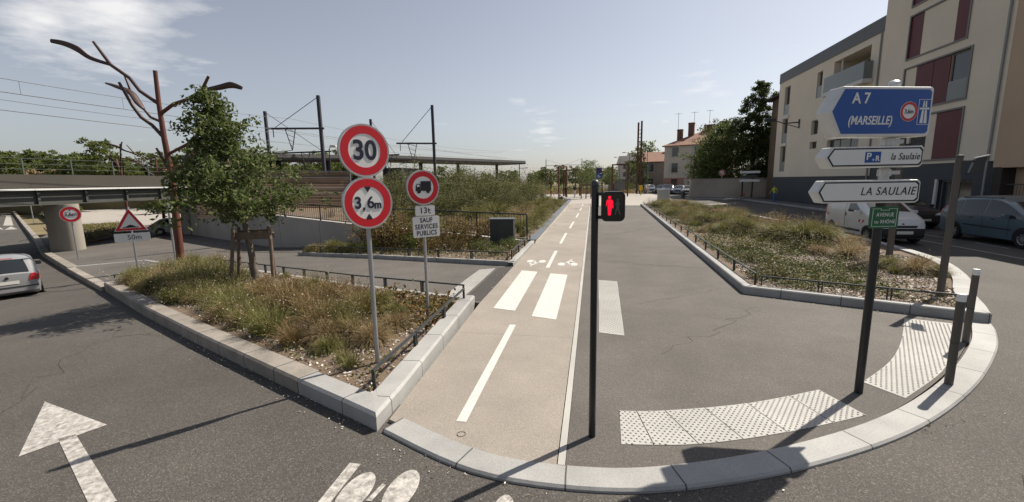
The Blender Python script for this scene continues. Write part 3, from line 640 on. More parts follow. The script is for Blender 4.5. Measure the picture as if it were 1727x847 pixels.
run([(-2.50, 4.36), (-2.58, 8.32)], 1.35, .27, 'of the left planter along the cycle path, from the road corner', 'low rails of the left planter')
run([(-2.66, 8.62), (-6.1, 10.02), (-10.4, 12.05), (-13.4, 13.45)], 1.2, .27, 'along the left planter back, from the cycle path', 'low rails of the left planter')
run([(-15.2, 11.1), (-15.3, 12.0)], 1.2, .26, 'at the far left planter end by the triangle sign', 'low rails of the left planter')
run([(-2.46, 13.0), (-2.46, 17.1)], 1.3, .30, 'of the shrub bed along the cycle path, from the near corner', 'low rails of the shrub bed')
run([(-2.52, 12.78), (-7.8, 14.92), (-12.3, 16.5)], 1.28, .28, 'along the front of the shrub bed, from the cycle path', 'low rails of the shrub bed')
run([(3.58, 10.2), (4.72, 42.8)], 1.72, .30, 'along the long side of right planter, from its near corner', 'low rails of the right planter', flat)
run([(3.62, 10.05), (6.55, 8.72)], .98, .28, 'along the near end of right planter, from its left corner', 'low rails of the right planter', flat)
# railing on the retaining wall
t = thing('railing', 'long dark steel balustrade with thin bars on top of the sloping retaining wall', 'railing', (0, 0, 0))
RP = [(-2.62, 17.36), (-7, 17.99), (-10.6, 18.34), (-15.2, 19.3), (-17.6, 20.5)]
rt = lambda x: 1.16 + .036*max(0, -2.6-x); rb = lambda x: zemb(x) + .09
pts = dens(RP, 1.6); b = MB(); b2 = MB(); b3 = MB()
for a, c in zip(RP[:-1], RP[1:]):
    b.bar((a[0], a[1], rt(a[0])), (c[0], c[1], rt(c[0])), .05, .05); b2.bar((a[0], a[1], rb(a[0])), (c[0], c[1], rb(c[0])), .03, .04)
b.build('top_rail', M_rail, t); b2.build('bottom_rail', M_rail, t)
for x, y in pts: MB().bar((x, y, zemb(x)-.1), (x, y, rt(x)-.02), .06, .03).build('post', M_rail, t)
for x, y in dens(RP, .13): b3.bar((x, y, rb(x)), (x, y, rt(x)-.02), .014, .014)
b3.build('bars', M_rail, t)
# equipment cabinet
t = thing('cabinet', 'dark grey metal equipment cabinet standing at the edge of the shrub bed before the railing', 'cabinet', (-3.45, 16.45, zp(-3.5)+.05), math.radians(3))
bd = MB().b2((-.46, -.22, .08), (.46, .22, 1.06)).build('body', mat('cabinet_grey', (.03, .032, .034), .5, var=.12, vs=4), t)
MB().b2((-.49, -.25, 1.06), (.49, .25, 1.10)).build('lid', M_zinc, t); MB().b2((-.44, -.2, -.15), (.44, .2, .08)).build('plinth', M_conc, t)
for a, c in ((-.45, -.155), (-.145, .45)):
    d = MB().b2((a, -.235, .10), (c, -.2205, 1.04)).build('door', MATS['cabinet_grey'], bd); MB().b2(((a+c)/2-.05, -.245, .40), ((a+c)/2+.05, -.2355, .44)).build('handle', M_black, d)
# rusty steel tree
M_rust = mat('rust_red_steel', (.105, .034, .02), .6, var=.18, vs=2, stain=.2)
M_rust2 = mat('dark_brown_steel', (.05, .024, .019), .5, var=.15, vs=4)
BR = {"L1": [[0.04,0.01,6.24],[-0.6,-0.11,6.73],[-0.9,-0.17,7.2],[-1.52,-0.29,7.68],[-2.02,-0.38,8.5]], "L2": [[0.06,0.01,4.99],[-0.23,-0.14,5.46],[-0.59,-0.21,5.75],[-0.84,-0.26,6.17],[-1.21,-0.33,7.02]], "L3": [[-0.0,0.05,5.59],[-0.58,.15,5.8],[-0.91,.2,6.13]], "L3t": [[-1.59,.4,6.8],[-1.86,.45,7.47]], "R1": [[0.07,0.01,5.89],[0.59,0.11,6.23],[1.09,0.21,6.38],[1.68,0.32,6.67],[2.02,0.38,7.21]], "R2": [[0.12,0.02,4.37],[1.03,0.05,4.73],[1.47,0.1,5.04],[1.77,0.12,5.6]], "R2t": [[1.6,0.1,5.2],[2.02,.3,5.22]], "R3": [[0.16,0.03,3.8],[0.54,0.3,3.93],[0.91,0.45,4.49],[1.26,0.6,5.15]], "L4": [[0.12,-0.01,3.76],[-0.12,-0.2,4.6]]}
t = thing('steel_tree', 'tall rust red steel tree sculpture standing in the grasses left of the young tree', 'sculpture', (-16.27, 14.37, zp(-16.27)+.05))
MB().tube([(0.02, 0, -.2), (.14, .03, 3.53), (.06, .01, 4.99), (.04, .01, 6.24), (.08, .01, 7.44)], [.15, .115, .095, .08, .07], 18).build('trunk', M_rust, t, smooth=True)
for k, v in BR.items():
    r = .062 if k in ('L1', 'L2', 'R1', 'R3') else .05
    MB().tube(v, [r*1.1] + [r]*(len(v)-2) + [r*.75], 12).build('branch', M_rust2 if k[0] == 'L' else M_rust, t, smooth=True)
for v, rs in (([[-1.52,-.29,7.68],[-2.24,-.42,7.94],[-2.66,-.5,8.26],[-3.11,-.58,8.46],[-3.54,-.67,8.55]], [.04, .06, .10, .085, .06]),
              ([[-.91,.2,6.13],[-1.18,.25,6.39],[-1.6,.35,6.82],[-2.42,.46,7.12],[-2.97,.56,7.28]], [.05, .15, .15, .09, .02]),
              ([[1.69,.32,6.71],[2.36,.44,6.80],[2.81,.53,6.88],[3.2,.6,6.76]], [.03, .09, .11, .05])):
    s = smoothpts(v, 5); R2 = np.interp(np.linspace(0, len(rs)-1, len(s)), range(len(rs)), rs)
    MB().tube(s, [(.02 + .5*float(r), .02 + .9*float(r)) for r in R2], 10).build('leaf_lamp', M_rust2, t, smooth=True)
sculpt = t
dup(t, (-47.5, 37.0, zp(-50)), 2.4, 'far rust steel tree above the bridge parapet, left one of the pair')
dup(t, (-44.6, 38.2, zp(-50)), .5, 'far rust steel tree above the bridge parapet, right one of the pair')
# tree stakes
M_wood = mat('weathered_wood', (.13, .095, .07), .85, var=.2, vs=5, stain=.15)
t = thing('tree_stakes', 'weathered wooden stakes with a cross plank holding up the young tree', 'tree stakes', (-9.5, 10.35, zp(-9.5)+.08))
for x, y, tx, ty in ((-.50, .15, -.32, .20), (-.12, -.55, -.22, -.1), (.92, -.18, .88, -.05), (.25, .75, .3, .6)):
    MB().cyl((x, y, -.2), (tx, ty, 1.62), .052, .045, 12).build('stake', M_wood, t, smooth=True)
MB().bar((-.38, .02, 1.38), (.94, -.12, 1.44), .05, .20).build('plank', M_wood, t); MB().bar((-.40, .26, 1.45), (.36, .66, 1.45), .04, .14).build('plank', M_wood, t); MB().bar((.36, .66, 1.42), (.94, .0, 1.42), .04, .12).build('plank', M_wood, t)
# ---------------------------------------------------------------- vegetation
NR = np.random.default_rng(11)
def meshrnd(name, v, f, rnd, mats, mi=None):
    me = bpy.data.meshes.new(name); me.from_pydata(v.tolist() if hasattr(v, 'tolist') else v, [], f.tolist() if hasattr(f, 'tolist') else f)
    for m in mats: me.materials.append(m)
    a = me.attributes.new('rnd', 'FLOAT', 'FACE'); a.data.foreach_set('value', np.asarray(rnd, dtype=np.float32))
    if mi is not None: me.polygons.foreach_set('material_index', np.asarray(mi, dtype=np.int32))
    return me
def mobj(name, me, parent=None):
    o = bpy.data.objects.new(name, me); COL.objects.link(o)
    if parent: o.parent = parent
    return o
def leaves(name, P, size, mats, rnd=None, flat_=.0, elong=.45, mi=None):
    """one small folded leaf face at each point"""
    P = np.asarray(P, float); n = len(P); d = NR.normal(size=(n, 3)); d[:, 2] *= (1 - flat_); d /= np.linalg.norm(d, axis=1)[:, None]
    r = NR.normal(size=(n, 3)); s = np.cross(d, r); s /= np.linalg.norm(s, axis=1)[:, None]
    L = size * NR.uniform(.6, 1.3, n)[:, None]; up = np.cross(s, d)
    v = np.empty((n, 4, 3)); v[:, 0] = P - d*L*.5; v[:, 1] = P + s*L*elong*.5 + up*L*.06; v[:, 2] = P + d*L*.5; v[:, 3] = P - s*L*elong*.5 + up*L*.06
    f = np.arange(4*n).reshape(n, 4)
    return meshrnd(name, v.reshape(-1, 3), f, NR.uniform(0, 1, n) if rnd is None else rnd, mats, mi)
L_tree = leafmat('oak_leaves', [(.045, .068, .018), (.075, .105, .03), (.115, .145, .045), (.19, .205, .09)], .42)
L_dark = leafmat('dark_leaves', [(.035, .052, .016), (.055, .078, .025), (.085, .11, .035)], .45)
L_mid = leafmat('mid_green_leaves', [(.06, .08, .02), (.10, .125, .032), (.16, .18, .05)], .5)
L_shrub = leafmat('shrub_leaves', [(.05, .068, .018), (.085, .10, .03), (.13, .132, .046), (.24, .21, .10)], .3)
L_red = leafmat('turning_leaves', [(.05, .06, .018), (.10, .09, .025), (.17, .08, .03), (.22, .17, .05)], .3)
L_cover = leafmat('cover_leaves', [(.04, .055, .018), (.075, .085, .028), (.13, .115, .045), (.26, .20, .10)], .25)
L_gcover = leafmat('green_cover_leaves', [(.04, .062, .018), (.07, .095, .028), (.12, .13, .042), (.26, .21, .09)], .25)
L_olive = leafmat('olive_blades', [(.075, .082, .024), (.125, .13, .038), (.20, .18, .06), (.32, .26, .12)], .3)
L_tan = leafmat('tan_blades', [(.13, .10, .045), (.22, .16, .08), (.32, .235, .125), (.42, .33, .20)], .3)
L_redg = leafmat('red_brown_blades', [(.10, .085, .032), (.17, .125, .055), (.25, .165, .08), (.34, .25, .13)], .3)
L_green = leafmat('green_stems', [(.08, .095, .025), (.14, .15, .042), (.22, .20, .07), (.34, .28, .14)], .3)
L_flow = leafmat('pale_flowers', [(.5, .4, .34), (.62, .55, .48), (.45, .25, .22)], .2)
L_chip = leafmat('bark_chips', [(.18, .14, .11), (.34, .29, .24), (.55, .50, .45), (.68, .65, .60)], 0)
def blades(name, n, rb, h, spread, w, mats, heads=0, headsize=.02, up=.35, twig=0):
    """tussock: thin bent blades from a small base, some with a seed head or flower at the tip"""
    az = NR.uniform(0, 2*np.pi, n); q = np.sqrt(NR.uniform(0, 1, n)); b = np.stack([np.cos(az)*q*rb, np.sin(az)*q*rb, np.full(n, -.03)], 1)
    az2 = az + NR.normal(0, .5, n); out = np.stack([np.cos(az2), np.sin(az2), np.zeros(n)], 1)
    hh = h * NR.uniform(.45, 1.05, n) * (1 - .25*q); sp = spread * NR.uniform(.2, 1.15, n) * (.35 + .65*q)
    def at(t): return b + out*(sp*(t**1.7))[:, None] + np.array([0, 0, 1.])*(hh*(t - .42*t**3*(sp/spread)))[:, None]
    side = np.cross(out, [0, 0, 1.]) + NR.normal(0, .6, (n, 3)); side /= np.linalg.norm(side, axis=1)[:, None]; W = (w*NR.uniform(.6, 1.3, n))[:, None]
    v = np.empty((n, 7, 3)); ts = np.array([0, .4, .75, 1.])
    for i, (t, k) in enumerate(((0, 1), (.4, 1.), (.75, .7))): p = at(np.full(n, t)); v[:, 2*i] = p - side*W*k*.5; v[:, 2*i+1] = p + side*W*k*.5
    v[:, 6] = at(np.ones(n)); o = (np.arange(n)*7)[:, None]
    f = (o + np.array([0, 1, 3, 2])).tolist() + (o + np.array([2, 3, 5, 4])).tolist() + (o + np.array([4, 5, 6])).tolist()
    r = NR.uniform(0, .8, n); rnd = np.concatenate([r*.8, r, np.minimum(1, r + .2)]); mi = [0]*len(f); V = v.reshape(-1, 3)
    tips = v[:, 6]
    if heads:
        k = NR.choice(n, heads, replace=heads > n); P = tips[k] + NR.normal(0, headsize*1.5, (heads, 3)); P[:, 2] = np.abs(P[:, 2])
        hm = leaves('tmp', P, headsize, [mats[0]], elong=.8); vv = np.empty(len(hm.vertices)*3); hm.vertices.foreach_get('co', vv); o0 = len(V)
        V = np.concatenate([V, vv.reshape(-1, 3)]); f += (np.arange(heads*4).reshape(-1, 4) + o0).tolist(); mi += [1]*heads; rnd = np.concatenate([rnd, NR.uniform(0, 1, heads)]); bpy.data.meshes.remove(hm)
    if twig:
        k = NR.choice(n, twig); t = NR.uniform(.25, .9, twig); P = b[k] + out[k]*(sp[k]*(t**1.7))[:, None] + np.array([0, 0, 1.])*(hh[k]*(t - .42*t**3*(sp[k]/spread)))[:, None]
        hm = leaves('tmp', P, .045, [mats[0]], elong=.3); vv = np.empty(len(hm.vertices)*3); hm.vertices.foreach_get('co', vv); o0 = len(V)
        V = np.concatenate([V, vv.reshape(-1, 3)]); f += (np.arange(twig*4).reshape(-1, 4) + o0).tolist(); mi += [0]*twig; rnd = np.concatenate([rnd, NR.uniform(0, .7, twig)]); bpy.data.meshes.remove(hm)
    return meshrnd(name, V, f, rnd, mats, mi)
def dome(name, n, R, w, mats, heads=0, headsize=.02):
    """dense arching tussock: blades fan out over a half sphere and droop at their ends"""
    az = NR.uniform(0, 2*np.pi, n); el = np.arcsin(NR.uniform(.08, 1, n)); L = R*NR.uniform(.72, 1.12, n)
    d = np.stack([np.cos(az)*np.cos(el), np.sin(az)*np.cos(el), np.sin(el)], 1); b = NR.normal(0, .07*R, (n, 3)); b[:, 2] = -.03
    side = np.cross(d, [0, 0, 1.]) + NR.normal(0, .25, (n, 3)); side /= np.linalg.norm(side, axis=1)[:, None]; W = (w*NR.uniform(.6, 1.3, n))[:, None]; dr = (.34*np.cos(el) + .08)[:, None]
    h = d.copy(); h[:, 2] += .55*np.cos(el); at = lambda t: b + (h*t - np.array([0, 0, 1.])*dr*1.9*t**2.6)*L[:, None]
    v = np.empty((n, 7, 3))
    for i, (t, k) in enumerate(((0, 1), (.45, 1.), (.8, .7))): p = at(t); v[:, 2*i] = p - side*W*k*.5; v[:, 2*i+1] = p + side*W*k*.5
    v[:, 6] = at(1.); o = (np.arange(n)*7)[:, None]
    f = (o + np.array([0, 1, 3, 2])).tolist() + (o + np.array([2, 3, 5, 4])).tolist() + (o + np.array([4, 5, 6])).tolist(); r = NR.uniform(0, .85, n); rnd = np.concatenate([r*.85, r, np.minimum(1, r + .15)]); mi = [0]*len(f); V = v.reshape(-1, 3)
    k = NR.choice(n, heads); P = v[k, 6] + d[k]*.05; hm = leaves('tmp', P, headsize*2.2, [mats[0]], elong=.35); vv = np.empty(len(hm.vertices)*3); hm.vertices.foreach_get('co', vv); o0 = len(V)
    V = np.concatenate([V, vv.reshape(-1, 3)]); f += (np.arange(heads*4).reshape(-1, 4) + o0).tolist(); mi += [1]*heads; rnd = np.concatenate([rnd, NR.uniform(0, 1, heads)]); bpy.data.meshes.remove(hm)
    return meshrnd(name, V, f, rnd, mats, mi)
LIB = {
 'gaura': [blades('gaura', 330, .20, .80, .50, .007, [L_green, L_flow], 70, .022, twig=330) for _ in range(3)],
 'red': [blades('red_grass', 520, .22, .78, .48, .007, [L_redg, L_redg], 160, .03) for _ in range(3)],
 'olive': [dome('olive_grass', 1500, .62, .007, [L_olive, L_tan], 90, .022) for _ in range(3)],
 'tan': [dome('tan_grass', 900, .50, .0055, [L_tan, L_tan], 50, .018) for _ in range(3)],
 'small': [blades('small_grass', 200, .07, .30, .20, .006, [L_olive, L_tan]) for _ in range(2)],
 'seed': [blades('seed_stems', 150, .22, .95, .42, .005, [L_tan, L_redg], 230, .028) for _ in range(2)],
}
KIND = {'gaura': ('flowering_clump', 'wispy green clump with tiny pale flowers'), 'red': ('grass_clump', 'red brown feathery grass clump'), 'olive': ('grass_clump', 'olive green fountain grass dome'),
        'tan': ('grass_clump', 'dry tan fountain grass tuft'), 'small': ('grass_clump', 'small short grass tuft'), 'seed': ('seed_stems', 'sparse tall stems with brown seed heads')}
MARKS = [(-2.88, 5.19, 'the 30 sign post'), (-2.96, 7.28, 'the no lorries sign'), (-9.5, 10.4, 'the staked young tree'), (-16.3, 14.4, 'the rust steel tree'), (-16, 12.5, 'the triangle sign'), (-6.5, 6.4, 'the road kerb'), (-11, 8.8, 'the far road kerb'),
         (-3.45, 16.4, 'the grey cabinet'), (-11.5, 16.2, 'its left tip'), (6.8, 9.7, 'the detector post'), (8.7, 14.5, 'the grey signal post'), (3.4, 10, 'its near corner'), (5, 36, 'the white stone block'), (9.5, 20, 'the white van'), (5.3, 22, 'its long rail side'), (-2.5, 28, 'the capped wall'), (-10, 25, 'the tall shrubs')]
def near(x, y): return min(MARKS, key=lambda m: (m[0]-x)**2 + (m[1]-y)**2)[2]
USED = {}
def clump(kind, x, y, s=1, where='', z=None, sz=None):
    nm, lb = KIND[kind]; me = RNG.choice(LIB[kind]); o = bpy.data.objects.new(nm, me); COL.objects.link(o)
    o.location = (x, y, (zp(x) if z is None else z) + .09); o.rotation_euler = (0, 0, RNG.uniform(0, 6.28)); k = s * RNG.uniform(.95, 1.18); o.scale = (k, k, (sz or k))
    tag(o, '%s in the %s near %s' % (lb, where, near(x, y)), 'grass' if nm != 'flowering_clump' else 'plant', '%ss in the %s by %s' % (lb.split(' with')[0], where, near(x, y)))
LPOLY = [(-2.75, 4.75), (-2.85, 8.1), (-6.0, 9.6), (-10.4, 11.8), (-15.0, 14.0), (-14.9, 11.3), (-10.2, 8.75), (-6.8, 6.95), (-3.7, 5.3)]
w = 'left planter'
for x, y, k, s in ((-4.6, 6.6, 'red', 1.05), (-5.3, 7.3, 'red', 1.15), (-6.1, 7.7, 'red', 1.1), (-5.0, 8.2, 'red', 1.0), (-6.9, 8.5, 'red', 1.1), (-4.3, 7.5, 'red', .95), (-5.8, 8.8, 'red', .95), (-6.3, 6.9, 'gaura', 1), (-5.4, 6.3, 'gaura', .95), (-7.2, 7.4, 'gaura', 1.05), (-7.9, 7.9, 'gaura', .9), (-6.9, 9.3, 'red', .9), (-4.7, 5.9, 'red', .75), (-4.2, 6.0, 'tan', .95),
                   (-3.75, 6.2, 'tan', 1.0), (-3.35, 5.95, 'tan', .85), (-3.3, 6.6, 'tan', .8), (-3.9, 5.6, 'olive', .55), (-3.2, 5.05, 'small', 1.0), (-3.45, 5.25, 'small', .8), (-2.78, 5.3, 'small', .7), (-3.6, 7.2, 'olive', .6), (-8.3, 8.4, 'tan', .95), (-8.0, 9.0, 'tan', .9), (-7.5, 8.6, 'tan', 1.), (-8.9, 8.7, 'tan', .9),
                   (-9.6, 9.1, 'gaura', 1.05), (-10.3, 9.5, 'gaura', 1.15), (-10.9, 9.9, 'gaura', 1.2), (-11.3, 10.5, 'gaura', 1.2), (-10.5, 10.3, 'gaura', 1.2), (-11.8, 10.1, 'gaura', 1.1), (-12.3, 10.9, 'gaura', 1.15), (-12.0, 11.6, 'gaura', 1.2), (-11.2, 11.3, 'gaura', 1.1), (-12.8, 12.1, 'gaura', 1.1), (-10.4, 11.0, 'gaura', 1.0), (-9.9, 8.9, 'olive', .8),
                   (-13.0, 10.7, 'tan', 1.2), (-13.6, 11.3, 'tan', 1.25), (-13.1, 11.6, 'tan', 1.1), (-14.0, 11.0, 'tan', 1.0), (-14.3, 11.9, 'gaura', 1.0), (-14.6, 11.3, 'olive', .9), (-14.0, 12.7, 'gaura', 1.1), (-13.4, 13.0, 'olive', 1), (-14.8, 12.6, 'olive', .95), (-14.6, 13.4, 'gaura', 1.05), (-15.3, 14.0, 'olive', 1.0), (-13.9, 13.6, 'gaura', .9), (-15.6, 13.2, 'seed', .9), (-14.4, 14.2, 'seed', .8), (-13.0, 13.3, 'seed', .8), (-8.9, 11.1, 'small', 1), (-7.9, 10.2, 'small', 1), (-9.0, 9.4, 'gaura', .8), (-9.5, 8.5, 'gaura', .85)):
    clump(k, x, y, s, w)
for i in range(26):
    f = RNG.uniform(.12, .97); x = -3.0 - 12.0*f; y = 4.45 + .30 + 6.35*f + RNG.uniform(.05, .45); clump(RNG.choice(('gaura', 'gaura', 'olive', 'red', 'tan')), x, y, RNG.uniform(.6, .95), w)
for i in range(44):
    while True:
        x, y = RNG.uniform(-14.8, -3.4), RNG.uniform(5.2, 13.6)
        if inpoly(x, y, [(-3.9, 5.7), (-3.6, 7.6), (-8.3, 9.9), (-14.6, 13.2), (-14.6, 11.4), (-10, 8.75), (-6.8, 7.0)]): break
    clump(RNG.choice(('gaura', 'gaura', 'red', 'tan', 'olive')), x, y, RNG.uniform(.7, 1.0), w)
w = 'right planter'
for x, y, k, s, sz in ((7.6, 17.4, 'olive', 2.0, 1.75), (8.2, 17.9, 'olive', 1.9, 1.7), (7.2, 18.2, 'olive', 1.7, 1.5), (8.0, 16.9, 'olive', 1.6, 1.45), (6.45, 20.8, 'olive', 1.6, 1.6), (6.7, 20.4, 'olive', 1.4, 1.35), (5.9, 24.0, 'olive', 1.6, 1.5), (6.4, 23.4, 'olive', 1.5, 1.5), (6.9, 19.0, 'seed', 1.1, .8), (7.1, 19.6, 'olive', 1.0, .8), (6.0, 24.5, 'olive', 1.3, 1.0), (6.8, 25.4, 'olive', 1.25, .9), (7.6, 25.0, 'tan', 1.6, 1.3), (8.3, 26.0, 'tan', 1.7, 1.3), (6.1, 28.5, 'olive', 1.4, 1.1), (5.7, 31.5, 'olive', 1.5, 1.1), (6.8, 32.0, 'olive', 1.6, 1.2), (7.8, 33.5, 'olive', 1.6, 1.3), (6.3, 36.0, 'tan', 1.9, 1.9), (7.2, 37.0, 'olive', 1.6, 1.5), (5.8, 38.0, 'olive', 1.7, 1.4), (7.6, 39.0, 'tan', 2.0, 1.9), (6.6, 40.5, 'olive', 1.7, 1.5),
                       (5.7, 41.0, 'olive', 1.4, 1.2), (7.35, 14.1, 'tan', 1.35, 1.25), (7.9, 14.5, 'tan', 1.1, 1.0), (6.9, 14.7, 'tan', 1.0, .9), (8.2, 16.0, 'tan', 1.3, 1.1), (7.75, 11.95, 'tan', 1.05, 1.05), (8.15, 12.4, 'tan', 1.05, 1.1), (7.55, 12.5, 'olive', .7, .7), (8.1, 11.75, 'olive', .6, .6), (7.3, 11.9, 'small', 1.2, 1.2), (7.45, 12.9, 'tan', .8, .8),
                       (8.6, 19.5, 'seed', 1.3, 1.05), (9.1, 20.6, 'seed', 1.4, 1.1), (8.4, 21.4, 'seed', 1.4, 1.05), (9.0, 22.8, 'seed', 1.5, 1.1), (8.0, 22.8, 'seed', 1.3, 1.0), (9.2, 18.4, 'seed', 1.2, 1.0), (9.0, 17.0, 'tan', 1.2, 1.0), (9.4, 24.6, 'seed', 1.4, 1.0), (8.5, 29, 'seed', 1.5, 1.1), (9.0, 31.0, 'tan', 1.6, 1.3), (5.5, 34.5, 'small', 1.6, 1.5), (5.3, 27.0, 'small', 1.5, 1.4), (5.2, 21.0, 'small', 1.3, 1.2), (6.2, 17.5, 'small', 1.2, 1.0), (5.4, 15.4, 'small', 1.1, .9)):
    clump(k, x, y, s, w, .03, sz)
for i in range(60):
    while True:
        x, y = RNG.uniform(4, 9.5), RNG.uniform(11, 42)
        if inpoly(x, y, [(4.6, 13), (6.5, 12.5), (8.6, 15.5), (9.3, 19), (9.2, 30), (7.4, 41.5), (5.2, 41.5)]) and (y > 18 or x < 6.5 or RNG.random() < .25): break
    k = RNG.choice(('olive', 'olive', 'seed', 'tan', 'gaura', 'small')) if y > 17 else RNG.choice(('small', 'olive', 'tan', 'gaura'))
    sc = RNG.uniform(.7, 1.1) * (1.35 if y > 24 else 1 if y > 17 else .6); clump(k, x, y, sc, w, .03, sc*.9)
w = 'shrub bed'
for x, y, k, s in ((-11.75, 16.65, 'tan', .95), (-11.85, 16.5, 'olive', .75), (-10.8, 16.5, 'olive', 1.0), (-10.3, 16.3, 'olive', .95), (-9.8, 16.2, 'olive', .9)): clump(k, x, y, s, w)
w = 'raised bed'
for x, y, k, s, sz in ((-3.4, 20.2, 'olive', 1.5, 1.3), (-4.4, 20.8, 'olive', 1.7, 1.5), (-3.2, 22.2, 'olive', 1.5, 1.3), (-4.2, 23.0, 'tan', 1.9, 1.8), (-3.2, 24.6, 'olive', 1.5, 1.3), (-4.5, 25.8, 'tan', 2.4, 2.3), (-5.6, 24.6, 'olive', 2.6, 2.4), (-6.2, 22.0, 'olive', 2.3, 2.1), (-9.6, 21.4, 'olive', 2.0, 1.6), (-3.3, 27.0, 'olive', 1.7, 1.5), (-3.6, 30.0, 'olive', 2.0, 1.6), (-4.8, 30.5, 'tan', 2.4, 2.4), (-3.4, 33.5, 'olive', 1.9, 1.5), (-4.4, 36.0, 'olive', 2.3, 1.8), (-3.4, 38.5, 'olive', 2.0, 1.6), (-3.5, 41.5, 'olive', 2.3, 1.7), (-4.8, 43.0, 'olive', 2.6, 1.9), (-5.2, 20.3, 'tan', 2.0, 1.7), (-6.6, 20.2, 'tan', 1.9, 1.5), (-8.2, 20.6, 'tan', 1.8, 1.4), (-10.0, 20.6, 'tan', 1.8, 1.4), (-12.0, 20.6, 'seed', 1.5, 1.1), (-9.2, 19.7, 'seed', 1.3, .9), (-6.0, 19.2, 'seed', 1.2, .8), (-11, 19.4, 'seed', 1.3, .9), (-13.5, 20.4, 'seed', 1.3, 1.0), (-3.0, 18.6, 'small', 1.4, 1.3), (-4.5, 18.6, 'tan', 1.2, 1.0)):
    clump(k, x, y, s, w, zemb(x) - .05, sz)
# ground cover and bark chips
def cover(name, poly, n, z, mats, size, patch, h=.10, fl=.55, kindlabel=None):
    xs = [p[0] for p in poly]; ys = [p[1] for p in poly]; P = []
    while len(P) < n:
        x, y = RNG.uniform(min(xs), max(xs)), RNG.uniform(min(ys), max(ys))
        if inpoly(x, y, poly):
            g = math.sin(x*1.7 + 1.3*math.sin(y*1.1)) * math.sin(y*1.9 + math.sin(x*2.3)) + .35*math.sin(x*6 + y*5)
            if g + RNG.gauss(0, .35) > patch: P.append((x, y, z(x, y) + .11 + abs(RNG.gauss(0, h*.5))))
    o = mobj(name, leaves(name, P, size, mats, flat_=fl, elong=.65)); o['kind'] = 'stuff'; return o
LS = [(-2.5, 4.3), (-2.65, 8.2), (-6.0, 9.8), (-10.4, 12.0), (-15.2, 14.3), (-15.1, 11.2), (-10.2, 8.5), (-6.8, 6.7), (-3.6, 4.9)]
RS = [(3.6, 10.1), (6.5, 8.75), (7.2, 10.0), (8.3, 11.9), (9.2, 14.2), (9.7, 17.5), (9.8, 22), (9.4, 30), (7.4, 42.5), (4.8, 42.6)]
RN = [(3.6, 10.1), (6.5, 8.75), (7.2, 10.0), (8.3, 11.9), (9.2, 14.2), (8.5, 17), (4.1, 17)]
BS = [(-2.5, 17.2), (-2.5, 12.8), (-7.75, 14.9), (-12.3, 16.5), (-12.6, 18.7), (-7, 17.8)]
cover('bark_chips', LS, 9000, zp, [L_chip], .045, -9, .01, .8); cover('bark_chips', RN, 15000, flat, [L_chip], .055, -9, .01, .8); cover('bark_chips', BS, 2500, zp, [L_chip], .05, -9, .01, .8)
cover('ground_cover', [(-2.55, 6.3), (-2.65, 8.2), (-4.8, 9.2), (-4.4, 7.6), (-3.5, 6.6)], 1500, zp, [L_red], .075, -.5, .22, .4)
cover('ground_cover', LS, 4500, zp, [L_cover], .055, .25, .12)
cover('ground_cover', [(3.7, 10.2), (6.2, 9.1), (7.0, 13), (8.5, 17.5), (9.0, 24), (8.8, 33), (6, 42), (4.9, 42)], 30000, flat, [L_gcover], .058, -.12, .2)
cover('ground_cover', [(3.65, 10.15), (5.6, 9.25), (6.2, 12.5), (6.8, 17), (4.1, 17)], 6000, flat, [L_gcover], .052, .0, .16)
cover('ground_cover', RN, 3500, flat, [L_cover], .05, .1, .12)
cover('ground_cover', BS, 4200, zp, [L_cover], .07, -.4, .18)
cover('ground_cover', [(-2.7, 17.8), (-2.7, 46), (-9, 46), (-14, 22), (-10, 18.9)], 9000, zemb, [L_cover], .12, -.5, .3)
P = []
for a, c_, n_ in ((KL[0], KL[2], 160), (KL[2], KL[4], 160), ((-2.0, 3.62), (.1, 3.12), 60), ((.1, 3.12), (4.4, 5.3), 70), ((3.4, 9.75), (6.4, 8.35), 50), ((4.4, 42), (3.3, 10), 120), ((-2.28, 12.4), (-2.06, 4.1), 70)):
    for _ in range(n_):
        f = RNG.random(); q = abs(RNG.gauss(0, .12)); x, y = a[0] + (c_[0]-a[0])*f, a[1] + (c_[1]-a[1])*f; dx, dy = c_[0]-a[0], c_[1]-a[1]; L_ = math.hypot(dx, dy); x, y = x + dy/L_*q*(-1 if dx < 0 else 1), y - dx/L_*q*(-1 if dx < 0 else 1); P.append((x, y, (zr(x) if y < 9 and x < 0 or y < 5.2 else 0) + .012))
o = mobj('leaf_litter', leaves('leaf_litter', P, .028, [L_chip], flat_=.85)); o['kind'] = 'stuff'
